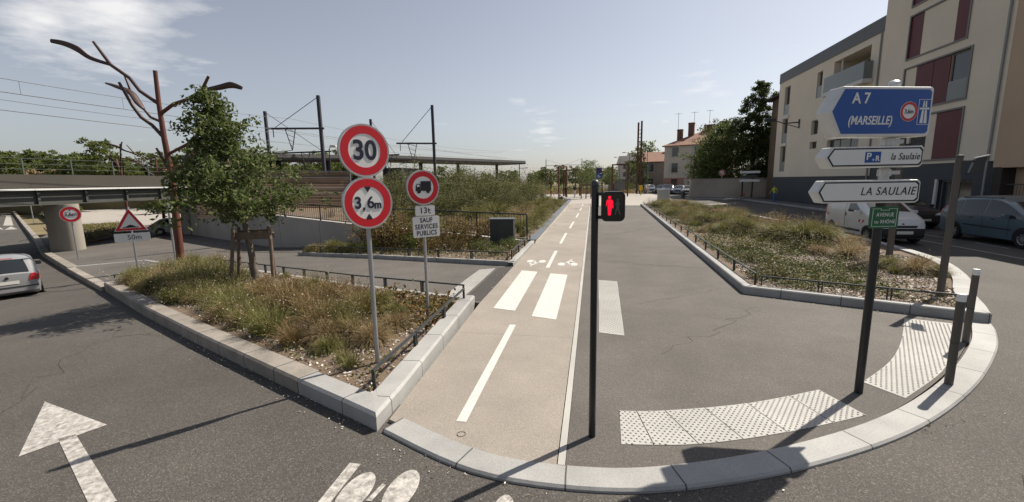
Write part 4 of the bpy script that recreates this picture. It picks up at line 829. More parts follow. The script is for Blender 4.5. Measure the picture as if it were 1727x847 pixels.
# shrubs: many-stemmed, with leaf clouds on the stems
M_bark = mat('shrub_bark', (.09, .07, .05), .9, var=.2, vs=6)
M_tbark = mat('tree_bark', (.12, .10, .08), .9, var=.25, vs=9, stain=.1, bump=.5, bs=30)
def bush_meshes(h, r, n, size, lm, stems=9, name='shrub'):
    st = MB(); pts = []
    for i in range(stems):
        a = 2*math.pi*i/stems + RNG.uniform(-.4, .4); rr = r * math.sqrt(RNG.uniform(.05, 1)) * .8; hh = h * RNG.uniform(.7, 1.0) * (1 - .35*(rr/r)**2)
        p = [(.1*r*math.cos(a), .1*r*math.sin(a), -.1), (.5*rr*math.cos(a), .5*rr*math.sin(a), hh*.5), (rr*math.cos(a), rr*math.sin(a), hh*.95)]
        st.tube(p, [.028, .018, .006], 6)
        for k in range(7):
            t = RNG.uniform(.25, 1); q = [p[1][d]*(1-t)*2*t + p[2][d]*t*t + p[0][d]*(1-t)**2 for d in range(3)]
            c = Vector(q) + Vector((RNG.gauss(0, .24*r), RNG.gauss(0, .24*r), RNG.gauss(0, .12*h)))
            m = max(3, int(n/(stems*7))); pts += [(c.x + RNG.gauss(0, .12*r), c.y + RNG.gauss(0, .12*r), max(.02, c.z + RNG.gauss(0, .09*h))) for _ in range(m)]
    return st, leaves('foliage', pts, size, [lm])
def shrubproto(h, r, n, size, lm, name='shrub'):
    st, lf = bush_meshes(h, r, n, size, lm, name=name); t = thing(name, 'x', 'shrub'); mobj('foliage', lf, t); st.build('stems', M_bark, t, smooth=True); return t
def shrubs(protos, spots, lab, group, zf, name='shrub'):
    for i, (x, y, s, sz) in enumerate(spots):
        k = i % len(protos); p = protos[k]; first = p.get('placed') is None
        if first: p['placed'] = 1; o = p
        else: o = dup(p, (0, 0, 0))
        o.location = (x, y, zf(x, y)); o.rotation_euler = (0, 0, RNG.uniform(0, 6.28)); o.scale = (s, s, sz)
        tag(o, lab % near(x, y), 'shrub', group)
    for p in protos:
        for o in [p] + [q for q in COL.objects if q.type == 'EMPTY' and 'placed' in q]:
            if 'placed' in o: del o['placed']
big = [shrubproto(3.0, 1.6, 7000, .09, L_shrub) for _ in range(3)]
shrubs(big, [(-9.1, 25.8, 1.15, 1.1), (-8.0, 28.0, 1.2, 1.12), (-6.6, 29.3, 1.15, .98), (-5.9, 32.3, 1.05, .95), (-11.1, 26.4, 1.1, 1.02), (-11.5, 24.3, 1.0, .9), (-11.2, 22.4, .9, .75), (-7.2, 23.6, 1.0, .72), (-8.6, 22.6, .95, .7), (-6.4, 36.5, 1.1, .9), (-5.8, 39.6, 1.0, .85), (-5.3, 28.0, .8, .65), (-6.2, 44.0, 1.1, .9), (-9.5, 33, 1.3, 1.15), (-9, 38, 1.2, 1.0)],
       'tall loose olive shrub behind the balustrade near %s', 'tall shrubs of the raised bed', lambda x, y: zemb(x) - .05)
low = [shrubproto(1.15, .9, 1700, .075, L_red) for _ in range(2)]
shrubs(low, [(-8.6, 16.6, 1.35, 1.5), (-7.7, 16.4, 1.2, 1.25), (-5.6, 16.6, 1.15, 1.15), (-4.7, 16.4, 1.05, 1.1), (-6.0, 15.4, .8, .7), (-9.3, 16.9, 1.2, 1.3), (-7.6, 17.2, 1.3, 1.35), (-5.0, 15.5, .7, .6)], 'low green and red turning shrub in front of the concrete wall near %s', 'red tinged shrubs of the shrub bed', lambda x, y: zp(x) + .03)
grn = [shrubproto(1.1, .85, 1500, .085, L_mid)]
shrubs(grn, [(-6.7, 16.8, 1.25, 1.3), (-7.0, 15.9, .8, .7), (-2.95, 15.4, .55, .45), (-4.0, 15.3, .6, .45), (-8.9, 15.9, .6, .5), (-3.2, 14.2, .5, .35)], 'low plain green shrub in front of the concrete wall near %s', 'green shrubs of the shrub bed', lambda x, y: zp(x) + .03)
herb = [shrubproto(.55, .55, 620, .075, L_gcover, 'leafy_plant'), shrubproto(.5, .6, 560, .07, L_cover, 'leafy_plant')]
HS = []
while len(HS) < 34:
    x, y = RNG.uniform(4, 9.2), RNG.uniform(10.4, 38)
    if inpoly(x, y, [(4.0, 10.6), (5.6, 9.8), (6.3, 12.5), (7.2, 16), (8.8, 20), (8.8, 33), (7, 38), (5, 38), (4.3, 20)]): HS.append((x, y, RNG.uniform(.7, 1.25), RNG.uniform(.6, 1.2)))
shrubs(herb, HS, 'low leafy green plant in the right planter near %s', 'leafy plants of the right planter', lambda x, y: .08, 'leafy_plant')
# trees
def tree_parts(h, prof, lean, n, size, lm, trunk_r, z0, limbs=30, csig=.22, name='tree', rise=.55, cl=7, blob=1.0):
    """tapered trunk, limbs by height following the outline prof(height fraction)->radius, leaf clumps along the limbs"""
    tb = MB(); ax = lambda z: Vector((lean[0]*(z/h)**1.6, lean[1]*(z/h)**1.6, z))
    zs = [-.2, 0, h*.15, h*.35, h*.55, h*.75, h*.92]; tb.tube([ax(max(z, 0)) + Vector((0, 0, min(z, 0))) for z in zs], [trunk_r*k for k in (1.35, 1.15, .95, .75, .5, .28, .08)], 12)
    pts = []; r0 = []
    for i in range(limbs):
        f = (i + RNG.random())/limbs; z = z0 + (h - z0)*f*.98; a = i*2.4 + RNG.uniform(-.5, .5); R = prof(f) * RNG.uniform(.65, 1.1)
        b = ax(max(min(z0*.9, z), z - R*rise)); e = ax(z) + Vector((math.cos(a)*R, math.sin(a)*R, RNG.uniform(-.05, .15)*R)); m = (b + e)/2 + Vector((0, 0, .12*R))
        tb.tube([b, m, e], [max(.008, trunk_r*.32*(1-f)), max(.006, trunk_r*.2*(1-f)), .004], 6)
        for k in range(cl):
            t = RNG.uniform(.35, 1.08); p = b.lerp(m, min(1, 2*t)) if t < .5 else m.lerp(e, 2*t-1)
            c = p + Vector((RNG.gauss(0, csig*R*.6 + .05), RNG.gauss(0, csig*R*.6 + .05), RNG.gauss(0, csig*R*.4 + .04))); q = max(3, int(n/(limbs*cl)*RNG.uniform(.5, 1.6)*(.2 + 1.1*R/prof(.25))))
            s = blob*(.10 + csig*R*.35)
            pts += [(c.x + RNG.gauss(0, s), c.y + RNG.gauss(0, s), c.z + RNG.gauss(0, s*.65)) for _ in range(q)]
    return tb, leaves('crown', pts, size, [lm])
def prof_young(f): return float(np.interp(f, [0, .08, .2, .35, .5, .65, .8, .93, 1], [.9, 1.6, 1.65, 1.25, .98, .75, .52, .32, .12]))
t = thing('young_tree', 'young leafy oak like tree held by wooden stakes in the left planter', 'tree', (-9.45, 10.55, zp(-9.45) + .08))
tb, lf = tree_parts(5.35, prof_young, (-.8, -.15), 13500, .135, L_tree, .095, 1.95, 60, .24, cl=8, rise=.3, blob=.72)
tb.build('trunk', M_tbark, t, smooth=True); mobj('crown', lf, t)
# ---------------------------------------------------------------- vehicles
M_glass = mat('car_glass', (.015, .018, .02), .06, spec=.8)
M_tyre = mat('tyre_rubber', (.015, .015, .015), .85)
M_rim = mat('alloy_rim', (.42, .42, .43), .35, metal=.7)
M_trim = mat('black_plastic_trim', (.018, .018, .02), .55)
M_tail = mat('tail_lamp_red', (.40, .012, .015), .2, spec=.6)
M_head = mat('head_lamp', (.55, .57, .60), .15, spec=.8)
M_plate = mat('number_plate', (.62, .60, .55), .5)
def paint(name, c): return mat(name, c, .3, spec=.5, coat=.6)
class Body:
    """car body from a side outline: top line, sill line, belt line and a plan taper; x forward, y left, z up"""
    def __init__(s, L, Wd, top, bot, belt, front=.16, rear=.10, tumble=.20, e=5):
        s.L, s.W = L, Wd; s.tp = np.array(sorted(top)); s.bp = np.array(sorted(bot)); s.lp = np.array(sorted(belt)); s.fr, s.re, s.tu, s.e = front, rear, tumble, e
    def top(s, x): return float(np.interp(x, s.tp[:, 0], s.tp[:, 1]))
    def bot(s, x): return float(np.interp(x, s.bp[:, 0], s.bp[:, 1]))
    def belt(s, x): return float(np.interp(x, s.lp[:, 0], s.lp[:, 1]))
    def plan(s, x): t = min(1, abs(x)/(s.L/2)); return s.W/2*(1 - (s.fr if x > 0 else s.re)*t**s.e - .02*t*t)
    def side(s, x, z):
        w = s.plan(x); zb, zt, zl = s.bot(x), s.top(x), s.belt(x)
        if z > zl: w *= 1 - s.tu*((z-zl)/.6)**1.15
        else: w *= 1 - .07*max(0, (zl-.12-z)/(zl-zb+.01))**2
        r = min(1, max(0, (z-(zt-.10))/.10)); return w*(1 - .16*(1 - math.sqrt(max(0, 1-r*r))))
    def roof(s, x, f): return s.top(x) + .035*(1-f*f)*min(1, max(0, (s.top(x)-s.belt(x))/.2 + .5))
    def build(s, m, parent):
        u = np.linspace(-1, 1, 64); xs = np.sign(u)*(np.abs(u)**.62)*s.L/2; vs = []; fs = []; K = 18; rf = (.85, .6, .3, 0)
        for x in xs:
            zb, zt = s.bot(x), s.top(x); half = [(0, zb), (s.side(x, zb)*.93, zb)]
            for k in range(K): z = zb + (zt-zb)*(k+.5)/(K-.5); half.append((s.side(x, z), z))
            w = half[-1][0]; half += [(w*f, s.roof(x, f)) for f in rf]
            sec = half + [(-y, z) for y, z in half[-2:0:-1]]; vs += [(x, y, z) for y, z in sec]
        n = len(sec)
        for i in range(len(xs)-1):
            for j in range(n): fs.append((i*n+j, i*n+(j+1) % n, (i+1)*n+(j+1) % n, (i+1)*n+j))
        fs += [tuple(range(n)), tuple((len(xs)-1)*n + j for j in range(n-1, -1, -1))]
        b = MB().add(vs, fs); return b.build('body', m, parent, smooth=True)
    def _grid(s, poly, fn, step=.12):
        bm = bmesh.new(); bm.faces.new([bm.verts.new((a, 0, c)) for a, c in poly]); A = [p[0] for p in poly]; Cc = [p[1] for p in poly]
        for lo, hi, no in ((min(A), max(A), (1, 0, 0)), (min(Cc), max(Cc), (0, 0, 1))):
            t = lo + step
            while t < hi - .01:
                bmesh.ops.bisect_plane(bm, geom=bm.verts[:]+bm.edges[:]+bm.faces[:], plane_co=tuple(t*q for q in no), plane_no=no); t += step
        for v in bm.verts: v.co = fn(v.co.x, v.co.z)
        b = MB(); bm.verts.index_update(); b.add([tuple(v.co) for v in bm.verts], [tuple(v.index for v in f.verts) for f in bm.faces]); bm.free(); return b
    def sidepatch(s, name, poly, m, parent, sg, off=.006): return s._grid(poly, lambda x, z: Vector((x, sg*(s.side(x, z) + off), z))).build(name, m, parent, smooth=True)
    def toppatch(s, name, x0, x1, y0, y1, m, parent, off=.008):
        w = lambda x: s.side(x, s.top(x))
        return s._grid([(x0, -y0), (x1, -y1), (x1, y1), (x0, y0)], lambda x, y: Vector((x, y*w(x), s.roof(x, y) + off)), .1).build(name, m, parent, smooth=True)
    def endpatch(s, name, poly, m, parent, end=1, off=.008):
        def fn(y, z):
            x = s.L/2
            while x > .2 and not (s.top(end*x) >= z and s.bot(end*x) <= z and s.side(end*x, z) >= abs(y)): x -= .006
            return Vector((end*(x + off), y, z))
        return s._grid(poly, fn, .08).build(name, m, parent, smooth=True)
def wheel(parent, x, y, r, sg, w=.19):
    t = MB().lathe([(r*.62, -w/2), (r*.93, -w/2), (r, -w*.32), (r, w*.32), (r*.93, w/2), (r*.62, w/2), (r*.60, 0)], 28, axis='Y').build('wheel', M_tyre, parent, smooth=True); t.location = (x, y, r)
    b = MB(); o = sg*(w/2 - .012)
    b.lathe([(r*.66, o-.02*sg), (r*.64, o), (r*.55, o-.01*sg), (r*.53, o-.05*sg)], 28, axis='Y')
    for k in range(9):
        a = 2*math.pi*k/9; c, q = math.cos(a), math.sin(a); b.bar((c*r*.1, o-.02*sg, q*r*.1), (c*r*.57, o-.012*sg, q*r*.57), .022, r*.13)
    b.lathe([(0, o-.005*sg), (r*.16, o-.008*sg), (r*.2, o-.03*sg)], 16, axis='Y'); b.build('rim', M_rim, t)
    MB().lathe([(0, -sg*.01), (r*.56, -sg*.01), (r*.56, sg*.02), (0, sg*.02)], 20, axis='Y').build('brake_disc', M_trim, t)
def car(label, loc, rz, colr, L, Wd, top, bot, belt, wx, wr, sidewins, ws, rw, kw={}, group=None, full=True, nm='parked_car', cat='car', lowtrim=None, head=None, tail=None, mirror=None, sc=1):
    t = thing(nm, label, cat, loc, rz, group); t.scale = (sc,)*3; B = Body(L, Wd, top, bot, belt, **kw); bd = B.build(colr, t)
    for sg in (1, -1):
        for x in wx:
            a = [(x + (wr+.055)*math.cos(q), wr + (wr+.055)*math.sin(q)) for q in np.linspace(-.35, math.pi+.35, 18)]
            a = [(px, max(pz, B.bot(px)+.005)) for px, pz in a]; B.sidepatch('wheel_arch', a, M_trim, bd, sg, .004); wheel(t, x, sg*(B.plan(x)-.085), wr, sg)
        for w in sidewins: B.sidepatch('side_window', w, M_glass, t, sg, .007)
        if lowtrim: B.sidepatch('side_trim', lowtrim, M_trim, t, sg, .012)
        if head: B.sidepatch('headlight', [(x, z) for x, z in head], M_head, t, sg, .010)
        if tail: B.sidepatch('tail_light', tail, M_tail, t, sg, .010)
        if mirror:
            x, z = mirror; y = sg*(B.side(x, z)); MB().prism(rrect(.20, .14, .05, (y + sg*.12, z)), x-.03, x+.06, plane='YZ').bar((x, y-.02*sg, z-.03), (x, y+.05*sg, z-.02), .04).build('mirror', colr if colr.name != 'silver_paint' else M_trim, t, bevel=.01)
    B.toppatch('windscreen', ws[0], ws[1], ws[2], ws[3], M_glass, t); B.toppatch('rear_window', rw[0], rw[1], rw[2], rw[3], M_glass, t)
    return t, B, bd
# silver hatchback driving down to the bridge (seen from behind)
top = [(-1.95, .50), (-1.93, .92), (-1.82, .99), (-1.45, 1.36), (-1.30, 1.41), (-.6, 1.465), (0, 1.46), (.35, 1.40), (1.05, .98), (1.3, .94), (1.75, .80), (1.90, .62), (1.95, .42)]
bot = [(-1.95, .34), (-1.8, .24), (-1.3, .2), (1.3, .2), (1.8, .22), (1.95, .30)]
belt = [(-1.95, .93), (-1.0, .93), (1.0, .88), (1.95, .66)]
t, B, bd = car('silver hatchback driving away down the road towards the bridge, cut by the left edge', (-19.75, 11.05, -1.03), math.radians(152), paint('silver_paint', (.25, .25, .255)), 3.9, 1.65, top, bot, belt, (-1.2, 1.25), .29,
    [[(-1.38, .95), (-1.18, 1.32), (-.3, 1.38), (-.28, .94)], [(-.22, .94), (-.22, 1.385), (.30, 1.35), (.85, .95)]], (.40, 1.02, .82, .90), (-1.86, -1.42, .86, .80), nm='moving_car',
    tail=[(-1.93, .70), (-1.93, .93), (-1.80, .95), (-1.66, .86), (-1.72, .70)], mirror=(.72, .98), sc=.94)
for sg in (1, -1): B.endpatch('tail_light', [(sg*.48, .70), (sg*.80, .70), (sg*.79, .94), (sg*.57, .93)], M_tail, t, -1)
B.endpatch('bumper', [(-.79, .36), (.79, .36), (.79, .60), (-.79, .60)], MATS['silver_paint'], t, -1, .05); B.endpatch('bumper_strip', [(-.78, .50), (.78, .50), (.78, .54), (-.78, .54)], M_trim, t, -1, .056)
B.endpatch('number_plate', [(-.27, .62), (.27, .62), (.27, .73), (-.27, .73)], M_plate, t, -1, .012); B.endpatch('boot_badge', disc(.05, 20, (0, .83)), M_trim, t, -1, .012)
B.toppatch('third_brake_light', -1.37, -1.33, .4, .4, M_tail, t, .012)
# white delivery van facing us
top = [(-1.92, .55), (-1.90, 1.45), (-1.82, 1.63), (-1.5, 1.70), (-.2, 1.72), (.25, 1.66), (1.12, 1.14), (1.3, 1.08), (1.72, .93), (1.90, .70), (1.96, .45)]
bot = [(-1.92, .40), (-1.8, .30), (-1.3, .22), (1.3, .2), (1.8, .2), (1.96, .26)]; belt = [(-1.92, 1.12), (.2, 1.10), (1.1, 1.04), (1.96, .80)]
t, B, bd = car('small white delivery van with red and white stripe stickers, behind the green street plate', (11.05, 19.75, -.035), math.radians(-90), paint('van_white', (.62, .62, .61)), 3.9, 1.70, top, bot, belt, (-1.24, 1.27), .30,
    [[(-.02, 1.10), (-.02, 1.54), (.30, 1.50), (.86, 1.12)]], (.34, 1.14, .86, .92), (-1.895, -1.85, .1, .1), dict(tumble=.13, front=.2), nm='delivery_van', cat='van', lowtrim=[(-.85, .36), (.85, .36), (.85, .44), (-.85, .44)],
    head=[(1.25, .86), (1.30, 1.00), (1.55, .93), (1.80, .74), (1.78, .66)], tail=[(-1.90, .9), (-1.90, 1.3), (-1.82, 1.35), (-1.80, .9)], mirror=(.80, 1.12))
for sg in (1, -1):
    B.endpatch('headlight', [(sg*.50, .68), (sg*.66, .64), (sg*.74, .80), (sg*.55, .80)], M_head, t, 1)
    for i in range(4): B.sidepatch('warning_sticker', [(1.0 - i*.11, .84), (1.08 - i*.11, .84), (1.04 - i*.11, .74), (.96 - i*.11, .74)], M_sr if i % 2 == 0 else M_sw, t, sg, .009); B.sidepatch('warning_sticker', [(-1.55 - i*.08, .95), (-1.49 - i*.08, .95), (-1.52 - i*.08, .86), (-1.58 - i*.08, .86)], M_sr if i % 2 == 0 else M_sw, t, sg, .009)
    B.sidepatch('door_handle', rrect(.07, .14, .03, (-.14, .98)), M_trim, t, sg, .012); B.sidepatch('door_gap', [(-.22, .40), (-.205, .40), (-.205, 1.60), (-.22, 1.60)], M_trim, t, sg, .008)
B.endpatch('bumper', [(-.80, .24), (.80, .24), (.82, .60), (-.82, .60)], M_trim, t, 1, .04); B.endpatch('grille', [(-.40, .62), (.40, .62), (.44, .70), (-.44, .70)], M_trim, t, 1, .012); B.endpatch('number_plate', [(-.26, .40), (.26, .40), (.26, .51), (-.26, .51)], M_plate, t, 1, .055); B.endpatch('bonnet_badge', disc(.05, 16, (0, .78)), M_trim, t, 1)
# blue grey people carrier
top = [(-2.2, .50), (-2.19, .95), (-2.08, 1.20), (-1.75, 1.55), (-1.5, 1.62), (-.6, 1.68), (.1, 1.66), (.6, 1.52), (1.45, 1.02), (1.6, .98), (1.95, .82), (2.12, .62), (2.2, .42)]
bot = [(-2.2, .36), (-2.0, .24), (-1.5, .2), (1.5, .2), (2.0, .2), (2.2, .28)]; belt = [(-2.2, 1.02), (-1, .99), (1.3, .93), (2.2, .68)]
mpv = paint('blue_grey_paint', (.085, .125, .155))
t, B, bd = car('blue grey people carrier parked along the dark shopfront, at the right edge', (14.95, 18.55, -.03), math.radians(-88), mpv, 4.4, 1.84, top, bot, belt, (-1.36, 1.38), .325,
    [[(-1.78, 1.06), (-1.52, 1.46), (-1.18, 1.52), (-1.18, 1.02)], [(-1.12, 1.01), (-1.12, 1.53), (-.18, 1.575), (-.18, .99)], [(-.12, .99), (-.12, 1.575), (.34, 1.53), (.72, 1.36), (.72, .97)], [(.76, .97), (.76, 1.34), (1.28, 1.04), (1.3, .96)]], (.64, 1.42, .9, .92), (-2.10, -1.72, .85, .85),
    head=[(1.55, .78), (1.62, .92), (1.88, .80), (2.1, .64), (2.0, .60)], tail=[(-2.15, .98), (-2.02, 1.24), (-1.80, 1.50), (-1.84, 1.36), (-2.02, 1.06), (-2.06, .96)], mirror=(.80, 1.04), lowtrim=[(-.95, .60), (.95, .56), (.95, .60), (-.95, .645)])
for sg in (1, -1):
    for x in (-.62, .26): B.sidepatch('door_handle', rrect(.17, .035, .015, (x, .90)), M_trim, t, sg, .012)
    for x in (-.15, .84): B.sidepatch('door_gap', [(x, .34), (x+.012, .34), (x+.012, .97), (x, .97)], M_trim, t, sg, .007)
    B.sidepatch('roof_rail', [(-1.4, 1.61), (-1.4, 1.635), (.2, 1.655), (.2, 1.63)], M_trim, t, sg, .01)
# small dark saloon cars
topc = [(-2.05, .5), (-2.03, .88), (-1.85, .98), (-1.3, 1.34), (-.9, 1.42), (-.1, 1.44), (.35, 1.38), (1.1, .96), (1.3, .92), (1.85, .78), (2.0, .6), (2.05, .42)]; botc = [(-2.05, .34), (-1.9, .24), (1.9, .22), (2.05, .3)]; beltc = [(-2.05, .92), (1.0, .88), (2.05, .66)]
winc = [[(-1.45, .95), (-1.15, 1.30), (-.35, 1.36), (-.33, .92)], [(-.27, .92), (-.27, 1.36), (.30, 1.33), (.92, .93)]]
def small(label, loc, deg, colr, group=None, sc=1):
    t, B, bd = car(label, loc, math.radians(deg), colr, 4.1, 1.74, topc, botc, beltc, (-1.28, 1.3), .30, winc, (.42, 1.08, .84, .9), (-1.82, -1.28, .84, .8), group=group, head=[(1.5, .68), (1.55, .80), (1.85, .74), (1.95, .62)], tail=[(-2.0, .75), (-2.0, .92), (-1.85, .94), (-1.82, .76)], mirror=(.80, .96), sc=sc)
    for sg in (1, -1): B.endpatch('headlight', [(sg*.42, .62), (sg*.68, .60), (sg*.74, .72), (sg*.50, .72)], M_head, t, 1)
    B.endpatch('grille', [(-.34, .46), (.34, .46), (.38, .66), (-.38, .66)], M_trim, t, 1, .012); B.endpatch('number_plate', [(-.26, .36), (.26, .36), (.26, .45), (-.26, .45)], M_plate, t, 1, .016)
    return t
small('black car facing us, parked between the white van and the blue grey people carrier', (15.1, 25.2, -.03), -91, paint('black_paint', (.012, .013, .018)), sc=1.05)
g = 'cars parked before the beige house'
small('white estate car parked nearest to the garden wall in the far row', (15.6, 68.0, -.03), -118, paint('far_white_paint', (.5, .5, .5)), g)
small('silver car second from the garden wall in the far parked row', (14.6, 71.0, -.03), -112, MATS['silver_paint'], g)
small('grey blue car in the middle of the far parked row', (13.7, 74.0, -.03), -108, paint('dusk_blue_paint', (.10, .13, .17)), g)
small('dark blue car fourth along the far parked row', (12.4, 76.5, -.03), -105, paint('dark_blue_paint', (.02, .03, .05)), g, 1.1)
small('charcoal car at the house end of the far parked row', (11.9, 80.5, -.03), -100, paint('charcoal_paint', (.03, .03, .035)), g)
small('white car facing us on the far street beside the rusty twin columns', (10.6, 86.0, -.03), -88, MATS['van_white'])
small('dark car parked behind the white car on the far street', (11.4, 95.0, -.03), -90, MATS['black_paint'])
# silver car half hidden by the leaves at the wall under the young tree
small('pale car parked under the bridge shade behind the young tree', (-37.5, 33.5, zp(-40)), 40, MATS['far_white_paint'])
# ---------------------------------------------------------------- people
M_skin = mat('skin', (.34, .20, .14), .6); M_hair = mat('dark_hair', (.03, .02, .015), .7); M_navy = mat('dark_cloth', (.015, .016, .022), .8); M_blu = mat('blue_cloth', (.06, .14, .32), .8); M_yel = mat('yellow_green_cloth', (.42, .50, .05), .8)
M_pink = mat('pale_pink_cloth', (.48, .36, .32), .8); M_whc = mat('white_cloth', (.5, .5, .5), .8); M_redc = mat('red_cloth', (.38, .05, .03), .8)
def person(label, loc, rz, mats, stride=.25, arm=.15, group=None, h=1.72):
    """one skinned body: head, neck, torso, bent arms, striding legs; clothing by zones on the same surface"""
    J = {'pel': (0, 0, .95), 'wa': (0, 0, 1.12), 'ch': (.02, 0, 1.36), 'nk': (.02, 0, 1.49), 'hd': (.04, 0, 1.58), 'ht': (.03, 0, 1.70)}; E = [('pel', 'wa'), ('wa', 'ch'), ('ch', 'nk'), ('nk', 'hd'), ('hd', 'ht')]
    R = {'pel': (.15, .11), 'wa': (.13, .10), 'ch': (.16, .11), 'nk': (.055, .055), 'hd': (.085, .10), 'ht': (.06, .07)}
    for s, n in ((1, 'l'), (-1, 'r')):
        st = stride*s; J.update({n+'hip': (0, .09*s, .90), n+'kn': (st*.55+.03, .10*s, .50), n+'an': (st-.03, .10*s, .09), n+'to': (st+.14, .11*s, .035), n+'sh': (.02, .19*s, 1.42), n+'el': (-st*.5-.02, .25*s, 1.15), n+'wr': (-st*.8 + arm, .24*s, .93), n+'ha': (-st*.8+arm+.05, .235*s, .84)})
        E += [('pel', n+'hip'), (n+'hip', n+'kn'), (n+'kn', n+'an'), (n+'an', n+'to'), ('ch', n+'sh'), (n+'sh', n+'el'), (n+'el', n+'wr'), (n+'wr', n+'ha')]
        R.update({n+'hip': (.092,)*2, n+'kn': (.06,)*2, n+'an': (.042,)*2, n+'to': (.038,)*2, n+'sh': (.06,)*2, n+'el': (.042,)*2, n+'wr': (.03,)*2, n+'ha': (.036, .02)})
    K = list(J); me = bpy.data.meshes.new('person'); me.from_pydata([J[k] for k in K], [(K.index(a), K.index(c)) for a, c in E], []); o = bpy.data.objects.new('person', me); COL.objects.link(o)
    o.modifiers.new('skin', 'SKIN'); ss = o.modifiers.new('sub', 'SUBSURF'); ss.levels = 1; ss.render_levels = 1
    for i, k in enumerate(K): me.skin_vertices[0].data[i].radius = R[k]; me.skin_vertices[0].data[i].use_root = (k == 'pel')
    bpy.context.view_layer.update(); m2 = bpy.data.meshes.new_from_object(o.evaluated_get(bpy.context.evaluated_depsgraph_get())); bpy.data.objects.remove(o)
    for m in mats: m2.materials.append(m)              # skin, hair, top, legs, shoes
    for p in m2.polygons:
        c = p.center; r = abs(c.y)
        p.material_index = 4 if c.z < .08 else 3 if c.z < 1.0 and r < .20 else 1 if (c.z > 1.62 or (c.z > 1.53 and c.x < .0)) else 0 if c.z > 1.47 or (r > .20 and c.z < 1.12) else 2
    m2.shade_smooth(); o = bpy.data.objects.new('person', m2); COL.objects.link(o); o.location = loc; o.rotation_euler = (0, 0, rz); o.scale = (h/1.72,)*3; tag(o, label, 'person', group)
    fc = MB()
    for s in (1, -1): fc.box((.128, .03*s, 1.595), (.012, .018, .01))
    fc.build('eyes', M_hair, o); MB().prism([(.118, 1.585), (.15, 1.555), (.118, 1.55)], -.012, .012).build('nose', M_skin, o); return o
P_ = math.radians
person('person in yellow green top and blue trousers walking by the apartment block corner', (16.9, 45.1, .0), P_(200), [M_skin, M_hair, M_yel, M_blu, M_navy], .2)
person('person in a yellow top leaning forward on the plaza, left of the rusty frames', (-5.9, 64.5, 0), P_(10), [M_skin, M_hair, M_yel, M_skin, M_navy], .35, .3)
person('person in a dark top standing between the rusty frames on the plaza', (-3.9, 65.0, 0), P_(260), [M_skin, M_hair, M_navy, M_navy, M_navy], .12)
person('person in black with pale shorts standing right of the rusty frames', (-2.55, 63.0, 0), P_(250), [M_skin, M_hair, M_navy, M_whc, M_navy], .15, h=1.84)
person('person in a pale pink top walking beside the rusty twin columns', (8.9, 75.0, 0), P_(250), [M_skin, M_hair, M_pink, M_pink, M_navy], .2)
person('person in dark clothes walking just right of the rusty twin columns', (8.3, 79.0, 0), P_(260), [M_skin, M_hair, M_navy, M_navy, M_navy], .2)
person('person in a red top standing at the white estate car by the garden wall', (17.2, 66.0, 0), P_(200), [M_skin, M_hair, M_redc, M_blu, M_navy], .1)
# bicycle leaning near the garden wall
def bike(label, loc, rz):
    t = thing('bicycle', label, 'bicycle', loc, rz)
    for x in (-.52, .52): w = MB().ring(.30, .335, -.015, .015, (0, 0), 28).build('wheel', M_tyre, t); w.location = (x, 0, .335)
    for a, c in (((-.52, .335), (-.12, .30)), ((-.12, .30), (-.25, .82)), ((-.25, .80), (.36, .82)), ((-.12, .30), (.38, .72)), ((-.52, .335), (-.24, .74)), ((.52, .335), (.35, .92))): MB().bar((a[0], 0, a[1]), (c[0], 0, c[1]), .03).build('frame_tube', M_sr, t)
    MB().b2((-.38, -.06, .86), (-.14, .06, .91)).build('saddle', M_black, t); MB().bar((.35, -.27, .98), (.35, .27, .98), .03).build('handlebar', M_black, t)
bike('bicycle standing on the pavement between the garden wall and the apartment block', (16.3, 52.0, .09), P_(60))
# ---------------------------------------------------------------- apartment block on the right
M_cream = mat('cream_render', (.66, .59, .48), .85, var=.05, vs=.5, stain=.06, bump=.1, bs=80)
M_tanw = mat('tan_render', (.46, .34, .24), .85, var=.05, vs=.5, stain=.05)
M_slate = jointed(mat('dark_grey_cladding', (.035, .042, .052), .6, var=.08, vs=1.5), 2, .62, .012, 0, .5)
M_para = jointed(mat('parapet_zinc', (.10, .105, .105), .5, metal=.2, var=.06), 1, 1.9, .02, 0, .5)
M_shut = mat('wine_red_shutter', (.10, .012, .018), .5, var=.06, vs=3)
M_wframe = mat('window_frame_grey', (.17, .165, .155), .5)
M_win = mat('window_pane', (.03, .035, .04), .08, spec=.8)
M_frost = mat('frosted_balcony_glass', (.17, .19, .19), .3, spec=.5)
M_reveal = mat('window_reveal', (.32, .29, .24), .85)
def facade(name, y0, y1, z0, z1, x, holes, m, parent, thick=.35):
    """a wall facing -x with rectangular openings (y0, y1, z0, z1)"""
    ys = sorted({y0, y1} | {h[i] for h in holes for i in (0, 1)}); zs = sorted({z0, z1} | {h[i] for h in holes for i in (2, 3)}); b = MB()
    for a, c in zip(ys[:-1], ys[1:]):
        for e, f in zip(zs[:-1], zs[1:]):
            if not any(h[0] <= (a+c)/2 <= h[1] and h[2] <= (e+f)/2 <= h[3] for h in holes): b.add([(x, a, e), (x, c, e), (x, c, f), (x, a, f)], [(0, 1, 2, 3)])
    for h in holes:
        a, c, e, f = h[:4]; d = h[4] if len(h) > 4 else thick
        b.add([(x, a, e), (x, c, e), (x, c, f), (x, a, f), (x+d, a, e), (x+d, c, e), (x+d, c, f), (x+d, a, f)], [(0, 1, 5, 4), (1, 2, 6, 5), (2, 3, 7, 6), (3, 0, 4, 7)])
    bm_o = b.build(name, m, parent, fix=False); return bm_o
